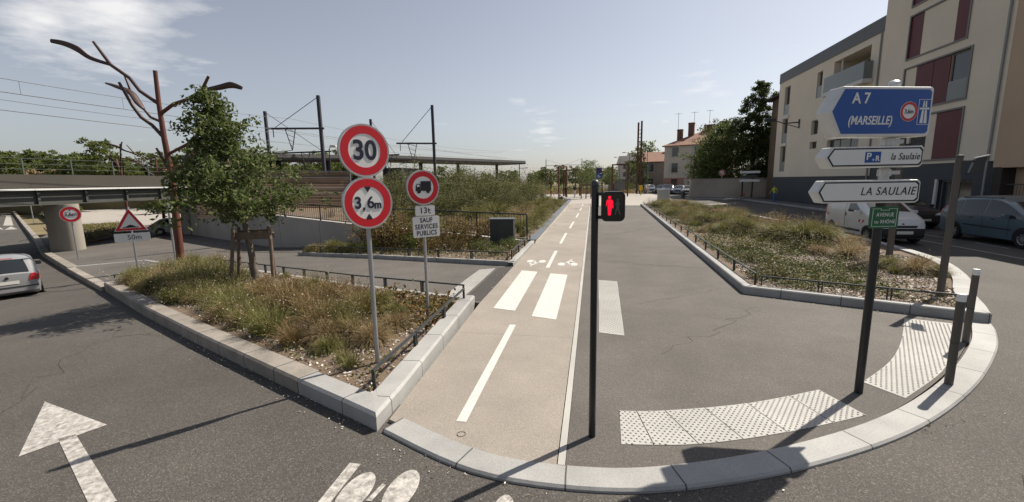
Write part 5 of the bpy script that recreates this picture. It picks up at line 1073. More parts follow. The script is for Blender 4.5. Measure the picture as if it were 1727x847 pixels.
def window(parent, y0, y1, z0, z1, x, split=1, name='window'):
    w = MB(); e = .06
    for a, c, p, q in ((y0, y1, z1-e, z1), (y0, y1, z0, z0+e), (y0, y0+e, z0+e, z1-e), (y1-e, y1, z0+e, z1-e)): w.b2((x-.03, a, p), (x+.03, c, q))
    for i in range(1, split): yy = y0 + (y1-y0)*i/split; w.b2((x-.025, yy-.04, z0+e), (x+.03, yy+.04, z1-e))
    o = w.build(name, M_wframe, parent); MB().b2((x+.005, y0+e, z0+e), (x+.015, y1-e, z1-e)).build('pane', M_win, o); return o
ap = thing('apartment_block', 'modern cream apartment block with dark base, wine red shutters and a recessed balcony', 'building', (0, 0, 0))
XL = 18.6
lowh = [(47.75, 48.95, 8.5, 11.15), (47.75, 48.95, 5.75, 8.1), (47.75, 48.95, 3.0, 5.45), (41.7, 42.6, 9.0, 11.1), (41.7, 42.9, 6.0, 7.2), (41.7, 42.9, 4.8, 5.4), (35.3, 40.0, 9.0, 11.3, 1.9), (35.7, 40.0, 4.4, 5.3), (45.0, 45.6, 0, .01)]
facade('wall', 33.6, 50.3, 2.45, 11.75, XL, lowh[:-1], M_cream, ap)
MB().b2((XL, 50.3, 2.45), (34, 50.301, 11.75)).b2((XL+.36, 33.6, 11.70), (34, 50.28, 11.74)).b2((XL+2.0, 33.6, 2.5), (XL+2.02, 50.2, 11.7)).build('rear_wall', M_cream, ap)
MB().b2((XL+.04, 33.6, -.3), (34, 50.25, 2.447)).build('base_wall', M_slate, ap)
MB().b2((XL-.04, 33.0, 11.75), (XL+.08, 50.36, 12.7)).b2((XL+.08, 50.24, 11.75), (34, 50.36, 12.7)).build('parapet', M_para, ap)
for h in lowh[:6]: window(ap, h[0]+.02, h[1]-.02, h[2]+.02, h[3]-.02, XL+.25)
window(ap, 35.72, 39.98, 4.42, 5.28, XL+.25, 3)
for z in (8.5, 5.75, 3.0): MB().b2((XL+.04, 47.77, z+.03), (XL+.06, 48.93, z+.95)).build('window_guard', M_frost, ap)
for z in (8.12, 5.47): MB().b2((XL-.08, 47.6, z), (XL+.1, 49.1, z+.28)).build('white_sill', mat('white_render', (.6, .58, .54), .8), ap)
MB().b2((XL+.04, 41.72, 9.02), (XL+.06, 42.58, 9.95)).build('window_guard', M_frost, ap)
MB().b2((XL-.55, 34.9, 9.0), (XL-.50, 40.2, 10.15)).b2((XL-.5, 34.9, 9.0), (XL-.02, 34.95, 10.15)).b2((XL-.5, 40.15, 9.0), (XL-.02, 40.2, 10.15)).build('balustrade', M_frost, ap)
MB().b2((XL-.62, 34.8, 8.72), (XL-.02, 40.3, 8.98)).build('balcony_slab', MATS['white_render'], ap)
MB().b2((XL+1.85, 35.31, 9.02), (XL+1.89, 39.99, 11.29)).build('balcony_wall', M_cream, ap); window(ap, 37.2, 39.0, 9.05, 11.1, XL+1.80, 2)
MB().cyl((XL+.2, 39.2, 9.0), (XL+.2, 39.2, 11.3), .07).build('balcony_column', MATS['white_render'], ap)
XT = 18.35
gaps = [(26.45, 31.15, 6.25, 8.65), (26.9, 31.15, 9.25, 11.6), (26.9, 31.15, 12.2, 14.0), (26.45, 29.9, 3.28, 5.75)]
facade('wall', 24.3, 33.6, 3.05, 14.2, XT, [(g[0], g[1], g[2], g[3], .16) for g in gaps], M_cream, ap)
facade('wall', 8, 24.295, 2.75, 10.4, XT, [], M_tanw, ap)
MB().b2((XT, 33.6, 2.46), (34, 33.602, 14.2)).b2((XT+.2, 24.3, 14.18), (34, 33.58, 14.2)).b2((XT+.2, 8, 10.38), (34, 24.28, 10.4)).b2((XT+.01, 24.29, 10.4), (34, 24.3, 14.2)).build('rear_wall', M_cream, ap)
shop = [(25.35, 27.6, .15, 2.15)]
facade('base_wall', 24.3, 33.6, -.3, 3.047, XT+.05, shop, M_slate, ap)
facade('base_wall', 8, 24.28, -.3, 2.745, XT+.6, [], M_tanw, ap); MB().b2((XT+.05, 23.85, -.3), (XT+.6, 24.297, 2.745)).build('corner_column', mat('dark_brown_column', (.035, .028, .024), .7), ap)
MB().b2((XT+.01, 8, 2.72), (XT+.6, 23.84, 2.748)).build('soffit', M_tanw, ap)
w = window(ap, 25.37, 27.58, .17, 2.13, XT+.3, 2, 'shop_window'); MB().b2((XT+.34, 25.45, .25), (XT+.36, 26.5, 1.0)).build('window_poster', mat('tan_poster', (.30, .25, .13), .7), w)
MB().b2((XT+.02, 27.6, .0), (XT+.12, 27.75, 2.2)).build('door_jamb', MATS['white_render'], ap)
def band(y0, y1, z0, z1):
    b = MB(); e = .09
    for a, c, p, q in ((y0-e, y1+e, z1, z1+e), (y0-e, y1+e, z0-e, z0), (y0-e, y0, z0, z1), (y1, y1+e, z0, z1)): b.b2((XT-.05, a, p), (XT+.10, c, q))
    return b.build('window_band_frame', M_wframe, ap)
def shutter(y0, y1, z0, z1, m=None, n='shutter', dx=0):
    b = MB(); b.b2((XT+.02+dx, y0, z0+.01), (XT+.06+dx, y1, z1-.01))
    return b.build(n, jointed(m or M_shut, 1, .14, .008, 0, .6) if not m and 'j' not in M_shut else (m or M_shut), ap)
M_shut['j'] = 1; jointed(M_shut, 1, .16, .01, 0, .55)
for g in gaps: band(*g)
g = gaps[1]; shutter(30.15, 31.14, *g[2:]); shutter(27.75, 30.14, *g[2:], M_cream, 'infill_panel'); shutter(26.91, 27.74, *g[2:])
g = gaps[2]; shutter(30.0, 31.14, *g[2:]); shutter(28.0, 29.99, *g[2:], M_cream, 'infill_panel'); shutter(26.91, 27.9, *g[2:])
g = gaps[0]; shutter(30.25, 31.14, *g[2:], M_cream, 'infill_panel'); shutter(28.95, 30.22, *g[2:]); shutter(27.75, 28.90, *g[2:]); window(ap, 26.47, 27.73, 6.27, 8.63, XT+.12); MB().b2((XT+.0, 26.5, 6.28), (XT+.02, 27.7, 7.25)).build('window_guard', M_frost, ap)
g = gaps[3]; shutter(28.25, 29.89, *g[2:], M_cream, 'infill_panel'); shutter(26.47, 28.22, *g[2:])
MB().b2((XT+.5, 23.0, 2.25), (XT+.598, 23.25, 2.65)).build('wall_light', mat('wall_light_metal', (.35, .37, .40), .4, metal=.5), ap)
MB().cyl((XT-.07, 24.55, -.2), (XT-.07, 24.55, 10.3), .05, n=10).build('downpipe', mat('downpipe_zinc', (.25, .25, .25), .45, metal=.5), ap)
MB().cyl((XL-.07, 34.2, -.2), (XL-.07, 34.2, 11.7), .05, n=10).build('downpipe', MATS['downpipe_zinc'], ap)
for y0, y1, z0, z1, x in ((47.85, 48.3, 8.6, 11.0, XL+.32), (47.8, 48.85, 3.9, 5.4, XL+.32), (41.8, 42.4, 6.1, 7.1, XL+.32), (35.9, 37.2, 4.5, 5.2, XL+.32), (38.3, 39.7, 4.5, 5.2, XL+.32), (26.6, 27.0, 6.4, 8.5, XT+.155)): MB().b2((x, y0, z0), (x+.01, y1, z1)).build('curtain', mat('net_curtain', (.45, .43, .39), .9, var=.15, vs=12), ap)
# fence with spikes in front of the tan wall
t = thing('iron_fence', 'black spiked iron fence in front of the tan wall right of the shop window', 'fence', (0, 0, 0))
b = MB(); b.b2((18.5, 14, 1.95), (18.54, 23.7, 1.99)).b2((18.5, 14, 1.30), (18.54, 23.7, 1.33)); b.build('rails', M_rail, t)
b = MB(); y = 14.
while y < 23.7: b.cyl((18.52, y, 1.1), (18.52, y, 2.12), .014, .004, 6); y += .15
b.build('bars', M_rail, t); MB().b2((18.4, 14, .09), (18.75, 23.8, 1.15)).build('plinth', M_tanw, t)
# lamp on a bracket on the facade
t = thing('wall_lamp', 'dark street lamp on a bracket fixed to the cream apartment block facade', 'street lamp', (XL, 45.2, 7.2), 0)
MB().bar((0, 0, -.35), (-.05, 0, .45), .12).build('wall_plate', M_dkgrey, t); MB().tube([(0, 0, .2), (-1.2, .2, .15), (-2.0, .35, .45)], [.06, .05, .04], 8).bar((0, 0, -.3), (-1.2, .2, .12), .06).build('arm', M_dkgrey, t); MB().prism(rrect(1.0, .32, .14, (-2.4, .52)), .22, .48).build('lamp_head', M_dkgrey, t, bevel=.05)
# ---------------------------------------------------------------- houses
M_tile = jointed(mat('orange_roof_tiles', (.22, .115, .08), .85, var=.15, vs=2, fine=.15, fs=12), 0, .35, .06, 0, .7)
M_pinkw = mat('pink_render', (.42, .24, .19), .85, var=.08, vs=.8); M_beigew = mat('beige_render', (.56, .50, .43), .85, var=.07, vs=.6, stain=.08); M_greyw = mat('grey_render', (.23, .20, .17), .9, var=.12, vs=.6, stain=.1)
M_chim = mat('chimney_brick', (.16, .085, .06), .9, var=.15); M_whs = mat('pale_shutter', (.42, .42, .40), .7)
def house(label, loc, rz, w, d, eave, ridge, wall, roof, rows=3, cols=3, base=None, hip=False, chims=(), nm='house', over=.4, side=True):
    """walls, tiled roof, chimneys and shuttered windows; front looks along local -Y"""
    t = thing(nm, label, 'house', loc, rz); MB().b2((-w/2, 0, -.3), (w/2, d, eave)).build('wall', wall, t); r = MB(); o = over; i = min(w, d)/2 if hip else 0
    vs = [(-w/2-o, -o, eave), (w/2+o, -o, eave), (w/2+o, d+o, eave), (-w/2-o, d+o, eave), (-w/2-o+i, d/2, ridge), (w/2+o-i, d/2, ridge)]
    r.add([(x, y, z - .12) for x, y, z in vs[:4]] + vs, [(3, 2, 1, 0), (0, 1, 5, 4), (1, 2, 6, 5), (2, 3, 7, 6), (3, 0, 4, 7), (4, 5, 9, 8), (6, 7, 8, 9), (5, 6, 9), (7, 4, 8)]); rf = r.build('roof', roof, t)
    if base: MB().b2((-w/2-.03, -.03, -.3), (w/2+.03, d+.03, base[0])).build('ground_floor', base[1], t)
    for x, y, z0, z1, s in chims: MB().b2((x-s, y-.35, z0), (x+s, y+.35, z1)).b2((x-s-.06, y-.41, z1-.25), (x+s+.06, y+.41, z1-.1)).build('chimney', M_chim, rf)
    H = eave/rows
    for a in range(rows):
        for c in range(cols):
            x = -w/2 + w*(c+.5)/cols; z = a*H + H*.3; f = MB(); y = -.06 if not (base and a == 0) else -.09
            f.b2((x-.5, y, z), (x+.5, y+.10, z+1.6)); q = f.build('window', M_win, t); MB().b2((x-.65, y-.06, z-.12), (x+.65, y-.005, z-.01)).build('sill', M_whs, q)
            if a: MB().b2((x-.98, y-.02, z), (x-.52, y+.05, z+1.6)).build('shutter', M_whs, q)
        if side and a:
            for yy in (d*.3, d*.7): MB().b2((-w/2-.05, yy-.45, a*H + H*.3), (-w/2+.05, yy+.45, a*H + H*.3+1.6)).build('window', M_win, t)
    return t
house('beige three storey house with pink ground floor and orange tiled roof behind the parked cars', (17.6, 80.5, 0), P_(-22), 11, 13, 8.2, 11.0, M_beigew, M_tile, 3, 3, (2.6, M_pinkw), True, ((-3.6, 3.0, 8.5, 11.2, .45), (-2.0, 4.6, 8.5, 12.4, .5), (.8, 6.2, 9.5, 12.0, .9), (3.2, 6.2, 9.5, 12.4, .8)))
house('tan two storey house with orange roof left of the beige three storey house', (14.4, 100, 0), P_(-14), 8, 12, 6.2, 8.6, M_greyw, M_tile, 2, 2, None, False, ((2.6, 4, 6.5, 9.6, .5), (1.0, 6, 7, 9.8, .5)))
house('grey house with dark roof farther down the street beside the rusty twin columns', (14.5, 128, 0), P_(-12), 11, 14, 7.5, 10.2, M_greyw, mat('dark_roof', (.05, .045, .045), .8, var=.1), 3, 3)
house('pale far house with dark roof at the end of the street', (13.5, 160, 0), P_(-10), 10, 14, 8, 11, M_beigew, MATS['dark_roof'], 3, 2)
house('old brown house with overhanging dark eaves behind the cream apartment block', (21.4, 55.2, 0), P_(-90), 9, 12, 11.7, 14.5, mat('brown_render', (.17, .125, .09), .9, var=.12, vs=.5, stain=.1), MATS['dark_roof'], 3, 0, None, False, (), over=.9, side=False)
# aerials on the beige house
for i, (x, y, z) in enumerate(((14.9, 84, 11.8), (18.0, 86, 12.2), (20.6, 86, 12.4))):
    t = thing('tv_aerial', ('thin television aerial on the left chimney of the beige house', 'thin television aerial on the middle chimney of the beige house', 'thin television aerial on the right chimney of the beige house')[i], 'aerial', (x, y, z))
    MB().cyl((0, 0, -1.5), (0, 0, 2.2), .03, n=6).build('mast', M_dkgrey, t); b = MB().bar((-.6, 0, 2.0), (.6, 0, 2.05), .03)
    for k in range(5): b.bar((-.5+.25*k, -.3, 2.03), (-.5+.25*k, .3, 2.03), .02)
    b.build('antenna', M_dkgrey, t)
# garden wall with a recessed panel wall at its left end
b = MB(); b.b2((-6.5, 0, -.3), (8.5, .4, 2.35)); t = b.build('garden_wall', mat('old_stained_wall', (.48, .43, .375), .9, var=.15, vs=.6, stain=.25, bump=.4, bs=8)); t.location = (18.6, 59.5, 0); t.rotation_euler = (0, 0, P_(8)); tag(t, 'old stained garden wall below the big trees, left of the apartment block', 'wall')
MB().b2((-6.55, -.05, 2.35), (8.55, .45, 2.45)).build('coping', M_greyw, t)
b = MB(); b.b2((0, 0, -.2), (6.5, .25, 2.3)); t = b.build('boundary_wall', mat('pale_boundary_render', (.42, .40, .35), .9, var=.08, stain=.1)); t.location = (12.3, 67.8, 0); t.rotation_euler = (0, 0, P_(8)); t.location = (14.6, 74.9, 0); tag(t, 'pale rendered wall between the beige house and the garden trees', 'wall')
MB().b2((-.04, -.04, 2.3), (6.54, .29, 2.38)).build('coping', M_whs, t)
t = thing('stone_block', 'upright white stone block at the far tip of the right planter', 'stone block', (6.75, 44.3, 0)); MB().b2((-.55, -.25, -.1), (.55, .25, 1.5)).build('block', mat('white_stone', (.42, .41, .39), .8, var=.08), t, bevel=.02); MB().b2((-.62, -.32, 0), (.62, .32, .10)).build('plinth', M_gr, t)
# ---------------------------------------------------------------- rail bridge on the left
M_fas = mat('bridge_fascia', (.055, .05, .042), .8, var=.1, vs=.4, stain=.15); M_gird = mat('bridge_girder', (.06, .062, .055), .7, var=.15, vs=.5, stain=.2); M_pier = mat('pier_concrete', (.24, .215, .18), .85, var=.07, vs=.8, stain=.15)
t = thing('rail_bridge', 'low dark rail bridge crossing the left road, with white edge line and handrail', 'bridge', (-33.6, 0, 0))
Y0, Y1 = -45, 60
MB().b2((-11, Y0, 2.75), (0, Y1, 3.05)).build('deck', M_fas, t); MB().b2((0.01, Y0, 2.62), (.3, Y1, 3.42)).build('fascia', M_fas, t)
MB().b2((.302, Y0, 2.47), (.40, Y1, 2.58)).build('white_edge', mat('white_edge_paint', (.6, .6, .58), .6), t); MB().b2((-.35, Y0, 1.62), (-.05, Y1, 2.72)).build('girder', M_gird, t); MB().b2((-10.5, Y0, 1.62), (-10.2, Y1, 2.72)).build('girder', M_gird, t); MB().b2((-.6, Y0, 1.56), (.2, Y1, 1.615)).build('girder_flange', M_gird, t)
y = Y0 + 1.
while y < Y1: MB().b2((-.048, y, 1.62), (.10, y+.12, 2.7)).build('stiffener', M_gird, t); y += 2.6
r = MB()
for z in (3.75, 4.05, 4.38): r.b2((.125, Y0, z-.012), (.155, Y1, z+.012))
r.build('handrail', mat('pale_green_rail', (.07, .085, .075), .6), t); y = Y0 + .5
while y < Y1: MB().b2((.11, y, 3.42), (.17, y+.06, 4.40)).build('handrail_post', MATS['pale_green_rail'], t); y += 2.5
b = MB(); P = [(.55 + .62*math.cos(q) - .6, 22.45 + .62*math.sin(q)) for q in np.linspace(-1.4, 1.4, 9)] + [(-.4, 23.1), (-.95, 23.1), (-1.05, 23.0), (-1.05, 21.9), (-.95, 21.8), (-.4, 21.8)]
b.prism([(x, y) for x, y in P], -2.2, 1.555, plane='XY'); b.build('pier', M_pier, t, smooth=True)
MB().b2((-11.2, 46, -2.5), (-.2, Y1, 1.55)).b2((-1.0, 31.2, -2.5), (-.2, 46, 1.55)).build('abutment', M_conc, t)
# slatted timber wall above the retaining wall
t = thing('slat_wall', 'tall wall of horizontal weathered timber slats behind the balustrade, right of the young tree', 'wall', (0, 0, 0))
a, c = Vector((-21.0, 19.9, 0)), Vector((-15.6, 26.2, 0)); M_slat = [mat('slat_brown', (.30, .21, .15), .85, var=.2, vs=1.5), mat('slat_grey', (.36, .31, .265), .85, var=.2, vs=1.5), mat('slat_dark', (.19, .14, .105), .85, var=.2, vs=1.5)]
MB().bar(a + Vector((-.09, .08, 2.0)), c + Vector((-.09, .08, 2.0)), .05, 2.2).build('backing', mat('dark_backing', (.02, .018, .016), .9), t); b = MB(); k = 0; z = .75
while z < 3.3:
    dz = .06*(z-2); b.bar(a + Vector((0, 0, z + .10)), c + Vector((0, 0, z - .05)), .05, .075, mi=RNG.randrange(3)); z += .105
b.build('slats', M_slat, t); MB().bar(a + Vector((0, 0, 3.46)), c + Vector((0, 0, 3.30)), .18, .05).build('wall_cap', M_zinc, t); MB().bar(c + Vector((.02, .02, .5)), c + Vector((.02, .02, 3.28)), .09, .09).build('end_post', M_zinc, t)
# ---------------------------------------------------------------- railway masts, wires, canopy
M_mast = mat('mast_steel', (.035, .033, .045), .6); M_wire = mat('wire_dark', (.10, .10, .11), .6)
def mast(label, loc, rz, h, arm, ah, nm='catenary_mast', grp='overhead line masts'):
    t = thing(nm, label, 'mast', loc, rz, grp); MB().bar((0, 0, -4), (0, 0, h), .26, .26).build('pole', M_mast, t); MB().bar((-.3*np.sign(arm), 0, ah-.1), (arm, 0, ah), .16, .16).build('cross_arm', M_mast, t)
    MB().cyl((0, 0, h-.1), (arm*.85, 0, ah+.1), .03, n=5).build('stay', M_mast, t); x = arm*.58; b = MB()
    b.bar((x-.45, 0, ah-.1), (x+.05, 0, ah-2.0), .06).bar((x+.5, 0, ah-.1), (x+.05, 0, ah-2.0), .06)
    for k in range(4): b.bar((x-.45+.12*k, 0, ah-.1-.45*k), (x+.5-.11*k, 0, ah-.4-.45*k), .04)
    b.build('drop_bracket', M_mast, t); MB().bar((x+.05, 0, ah-2.0), (x+arm*.38, 0, ah-2.15), .05).bar((x+arm*.38, 0, ah-2.15), (x+arm*.1, 0, ah-2.5), .035).build('registration_arm', M_mast, t); MB().bar((arm*.9, 0, ah), (arm*.9, 0, ah-.8), .06).build('insulator', M_mast, t)
mast('tall dark overhead line mast right of the slatted wall, arm reaching left', (-24.6, 37.1, 1.5), P_(8), 9.0, -5.0, 6.2)
mast('dark overhead line mast behind the young tree, arm reaching right', (-35.2, 43.2, 1.5), P_(8), 9.0, 7.0, 4.6)
mast('dark brown overhead line mast above the station canopy, arm reaching left', (-16.6, 44.7, 1.5), P_(8), 9.0, -4.0, 5.2)
mast('overhead line mast mostly hidden behind the 30 sign', (-27.5, 52.0, 1.5), P_(8), 9.0, 3.4, 4.6)
for i, (px, y, h, arm, w) in enumerate(((-20.0, 190, 11.5, 9, 'leftmost of the far masts above the shrubs'), (-4.5, 182, 11.2, -8, 'tall far mast above the plaza frames with arm to the left'), (-14.5, 205, 9.0, 6, 'thin far mast between the two taller far masts'), (1.5, 215, 8.5, 6, 'short far mast right of the plaza frames'), (-25, 150, 9.0, 3, 'far mast just right of the canopy end'))): mast('distant overhead line mast, ' + w, (px, y, 0), 0, h, arm, h*.78)
def sag(p, q, s, n=14): p, q = Vector(p), Vector(q); return [p.lerp(q, i/n) - Vector((0, 0, 4*s*(i/n)*(1-i/n))) for i in range(n+1)]
t = thing('overhead_wires', 'overhead line wires running from the left edge to the masts behind the tree', 'wires', (0, 0, 0))
for p, q, s, r in (((-31.5, -6, 7.9), (-29, 39, 7.7), .25, .022), ((-31.5, -6, 9.6), (-29, 39, 8.9), 1.0, .016), ((-36.5, -6, 7.9), (-31.5, 44, 6.9), .25, .022), ((-36.5, -6, 9.5), (-31.5, 44, 8.0), 1.0, .016), ((-29, 39, 7.7), (-18, 92, 7.4), .2, .02), ((-29, 39, 8.9), (-18, 92, 8.8), .8, .016), ((-31.5, 44, 6.9), (-19, 92, 7.2), .2, .02), ((-31.5, 44, 8.0), (-19, 92, 8.6), .7, .016), ((-20, 44.7, 6.7), (-14, 95, 7.0), .3, .016)):
    MB().tube(sag(p, q, s), [r]*15, 5).build('wire', M_wire, t)
for i in range(9):
    f = i/9; MB().cyl((-31.5+2.5*f, -6+45*f, 7.88-.2*f-.9*f*(1-f)), (-31.5+2.5*f, -6+45*f, 9.58-.7*f-3.9*f*(1-f)), .01, n=4).build('dropper', M_wire, t)
# station canopy, curving away
t = thing('station_canopy', 'long dark flat station canopy on posts above the shrubs behind the signs', 'canopy', (0, 0, 0))
CP = smoothpts([(-36, 36), (-30.5, 47), (-26.6, 54), (-20.5, 66), (-12.3, 81.1)], 6); vs = []; fs = []
for i, (x, y) in enumerate(CP):
    q = CP[min(i+1, len(CP)-1)]; p = CP[max(i-1, 0)]; d = Vector((q[0]-p[0], q[1]-p[1])).normalized(); nn = Vector((d.y, -d.x)); z = 5.35 + .5*min(1, i/12)
    for k, (o, zz) in enumerate(((-.0, 0), (-.1, .62), (-7, .66), (-7, .0))): vs.append((x + nn.x*o, y + nn.y*o, z + zz - .25))
for i in range(len(CP)-1):
    for j in range(4): fs.append((4*i+j, 4*i+4+j, 4*i+4+(j+1) % 4, 4*i+(j+1) % 4))
fs += [(0, 1, 2, 3), tuple(4*(len(CP)-1)+j for j in (3, 2, 1, 0))]
MB().add(vs, fs).build('roof', mat('canopy_metal', (.05, .048, .045), .6, var=.08), t)
b = MB()
for i, (x, y) in enumerate(CP):
    q = CP[min(i+1, len(CP)-1)]; p = CP[max(i-1, 0)]; d = Vector((q[0]-p[0], q[1]-p[1])).normalized(); nn = Vector((d.y, -d.x)); z = 5.85 + .5*min(1, i/12)
    if i < len(CP)-1: b.bar((x + nn.x*.06, y + nn.y*.06, z-.4), (CP[i+1][0] + nn.x*.06, CP[i+1][1] + nn.y*.06, z - .4 + .02), .08, .10)
    if i % 3 == 1: MB().bar((x - nn.x*3.2, y - nn.y*3.2, -1), (x - nn.x*3.2, y - nn.y*3.2, z-.52), .45, .35).build('post', M_mast, t)
b.build('pale_edge', mat('canopy_edge', (.12, .115, .11), .6), t)
MB().b2((-28.2, 56, 0), (-25.6, 62, 4.6)).build('platform_kiosk', M_mast, t)
# platform lamp behind the slatted wall
def lamp(label, loc, rz, h, arm, grp='street lamps', head=.55, r=.06):
    t = thing('street_lamp', label, 'street lamp', loc, rz, grp); MB().tube([(0, 0, -.5), (0, 0, h*.5), (0, 0, h)], [r*1.3, r, r*.7], 10).build('pole', M_dkgrey, t); MB().tube([(0, 0, h-.1), (arm*.5, 0, h+.15), (arm, 0, h+.2)], [r*.6, r*.5, r*.5], 8).build('arm', M_dkgrey, t)
    MB().prism([(arm-.1, h+.15), (arm+head, h+.14), (arm+head*.9, h+.30), (arm, h+.34)], -.14, .14).build('lamp_head', mat('lamp_head_grey', (.45, .45, .44), .5), t, bevel=.03)
lamp('thin platform lamp standing behind the slatted timber wall', (-22.9, 35.5, 1.0), 0, 4.6, .2)
lamp('street lamp in front of the beige house with its head to the left', (16.9, 72.5, 0), P_(175), 5.6, 1.3)
lamp('street lamp among the garden trees with its head to the left', (20.5, 61.0, 0), P_(175), 6.5, 1.5)
lamp('tall street lamp left of the rusty twin columns, nearer of the pair', (7.2, 92, 0), P_(180), 7.6, .9)
lamp('tall street lamp left of the rusty twin columns, farther of the pair', (6.4, 110, 0), P_(180), 7.6, .9)
lamp('slim street lamp right behind the rusty twin columns', (10.2, 88, 0), P_(180), 8.0, .9)
# ---------------------------------------------------------------- plaza: rusty frames, columns, chairs, signs
M_rustf = mat('rusty_frame_steel', (.10, .042, .026), .75, var=.15)
for i, (x, y, w, h, rz) in enumerate(((-5.6, 70, 2.0, 4.1, 10), (-4.4, 65.5, 2.4, 4.6, 65), (-3.2, 70.5, 2.4, 4.2, 15), (-2.0, 78, 2.0, 4.2, 5), (1.9, 72, 2.2, 4.3, 8), (3.9, 66, 2.3, 4.7, 12), (2.6, 79, 2.0, 4.0, 5))):
    t = thing('rusty_frame', ('leftmost and shorter rusty gateway frame on the plaza', 'tall rusty gateway frame seen edge on beside the dark clothed walker', 'rusty gateway frame just left of the person in pale shorts', 'rusty gateway frame behind the plaza tree', 'rusty gateway frame behind the blue signs', 'tall rusty gateway frame right of the blue signs', 'far rusty gateway frame behind the blue signs')[i], 'frame', (x, y, 0), P_(rz), 'rusty gateway frames on the plaza')
    for s in (-1, 1): MB().b2((s*w/2-.09, -.09, -.1), (s*w/2+.09, .09, h)).build('post', M_rustf, t)
    MB().b2((-w/2+.092, -.09, h-.18), (w/2-.092, .09, h)).build('crossbeam', M_rustf, t)
t = thing('twin_columns', 'pair of very tall rusty steel columns joined by rungs at the plaza end', 'sculpture', (7.7, 77.8, 0), P_(8))
for s in (-1, 1): MB().bar((s*.30, 0, -.2), (s*.27, 0, 12.0 + .12*s), .25, .25).build('column', M_rustf, t)
for k in range(10): MB().bar((-.17, 0, 5 + .62*k), (.17, 0, 5.12 + .62*k), .09, .09).build('rung', M_rustf, t)
t = thing('yellow_box', 'small yellow letter box on a post before the rusty twin columns', 'letter box', (7.35, 70.5, 0), 0); M_yb = mat('yellow_enamel', (.60, .38, .02), .5)
MB().b2((-.25, -.18, .75), (.25, .18, 1.5)).build('box', M_yb, t, bevel=.03); MB().b2((-.08, -.08, -.1), (.08, .08, .75)).build('post', M_yb, t)
def lounger(label, x, y, rz):
    t = thing('lounge_chair', label, 'chair', (x, y, 0), rz, 'black lounge chairs on the plaza'); MB().prism([(-.3, .35), (.45, .30), (.45, .36), (-.28, .42), (-1.05, 1.05), (-1.1, 1.0)], -.35, .35).build('seat', M_black, t)
    b = MB()
    for s in (-.3, .3): MB().bar((.4, s, -.02), (.4, s, .32), .04).build('leg', M_black, t); MB().bar((-.35, s, -.02), (-.3, s, .36), .04).build('leg', M_black, t)
lounger('leftmost black lounge chair behind the capped wall', -6.9, 50.5, 0); lounger('middle black lounge chair behind the capped wall', -4.6, 50.6, 0); lounger('rightmost black lounge chair behind the capped wall', -2.9, 50.6, 0)
def stool(label, x, y): t = thing('plaza_stool', label, 'stool', (x, y, 0), 0, 'dark cube seats on the plaza'); MB().b2((-.3, -.3, .04), (.3, .3, .55)).build('seat', M_black, t, bevel=.03); MB().b2((-.24, -.24, -.05), (.24, .24, .04)).build('foot', M_dkgrey, t)
stool('dark cube seat between the lounge chairs behind the capped wall', -5.8, 50.8); stool('dark low seat at the foot of the tall edge on frame', -3.8, 52.5); stool('dark seat in the background left of the yellow topped person', -7.6, 66)
t = thing('blue_sign', 'two square blue signs on one post behind the pedestrian signal', 'road sign', (.55, 40.8, 0)); post(t, 3.65, .035)
for z, k in ((3.33, 0), (2.82, 1)):
    p = MB().prism(rrect(.48, .48, .04, (0, z)), -.06, -.045).build('sign_plate', M_blue if k else mat('deep_blue_sign', (.012, .03, .16), .4), t); MB().ring(.0, .001, -.061, -.06) if 0 else None
    b = MB(); y0, y1 = -.066, -.0605
    if k: b.prism([(-.12, z-.17), (-.06, z-.17), (-.06, z+.0), (.02, z+.06), (.1, z-.0), (.1, z-.17), (.05, z-.17), (.05, z-.04), (.01, z-.02), (-.02, z-.04), (-.06, z+.14), (-.12, z+.14)], y0, y1)
    else: b.bar((-.16, -.063, z-.12), (.16, -.063, z+.12), .006, .05)
    b.build('symbol', M_sw if k else M_sr, p)
t = thing('direction_sign', 'small white direction arrows on two posts in front of the garden wall', 'road sign', (18.55, 57.2, 0), P_(-15))
for x in (-.7, .35): MB().cyl((x, 0, -.1), (x, 0, 2.9 if x > 0 else 2.0), .09).build('pole', M_black, t)
for z, s in ((2.95, 1), (2.45, -1), (1.95, 1)): MB().prism([(-1.05, z), (1.0, z), (1.0 + .15*s, z+.14), (1.0, z+.28), (-1.05, z+.28)], -.2, -.1).build('arrow_panel', M_sw if z != 2.45 else M_dkgrey, t)
t = thing('no_entry_sign', 'round red bordered sign hanging in front of the garden trees', 'road sign', (16.3, 60.4, 0), P_(-15)); post(t, 3.4, .05); p = roundplate(t, 3.1, .38)
t = thing('litter_bin', 'slim grey post bin beside the far parked cars', 'bin', (11.2, 58.0, 0)); MB().cyl((0, 0, 0), (0, 0, .9), .22, n=14).build('bin', M_dkgrey, t); MB().cyl((0, 0, .9), (0, 0, .96), .25, n=14).build('lid', M_galv, t)
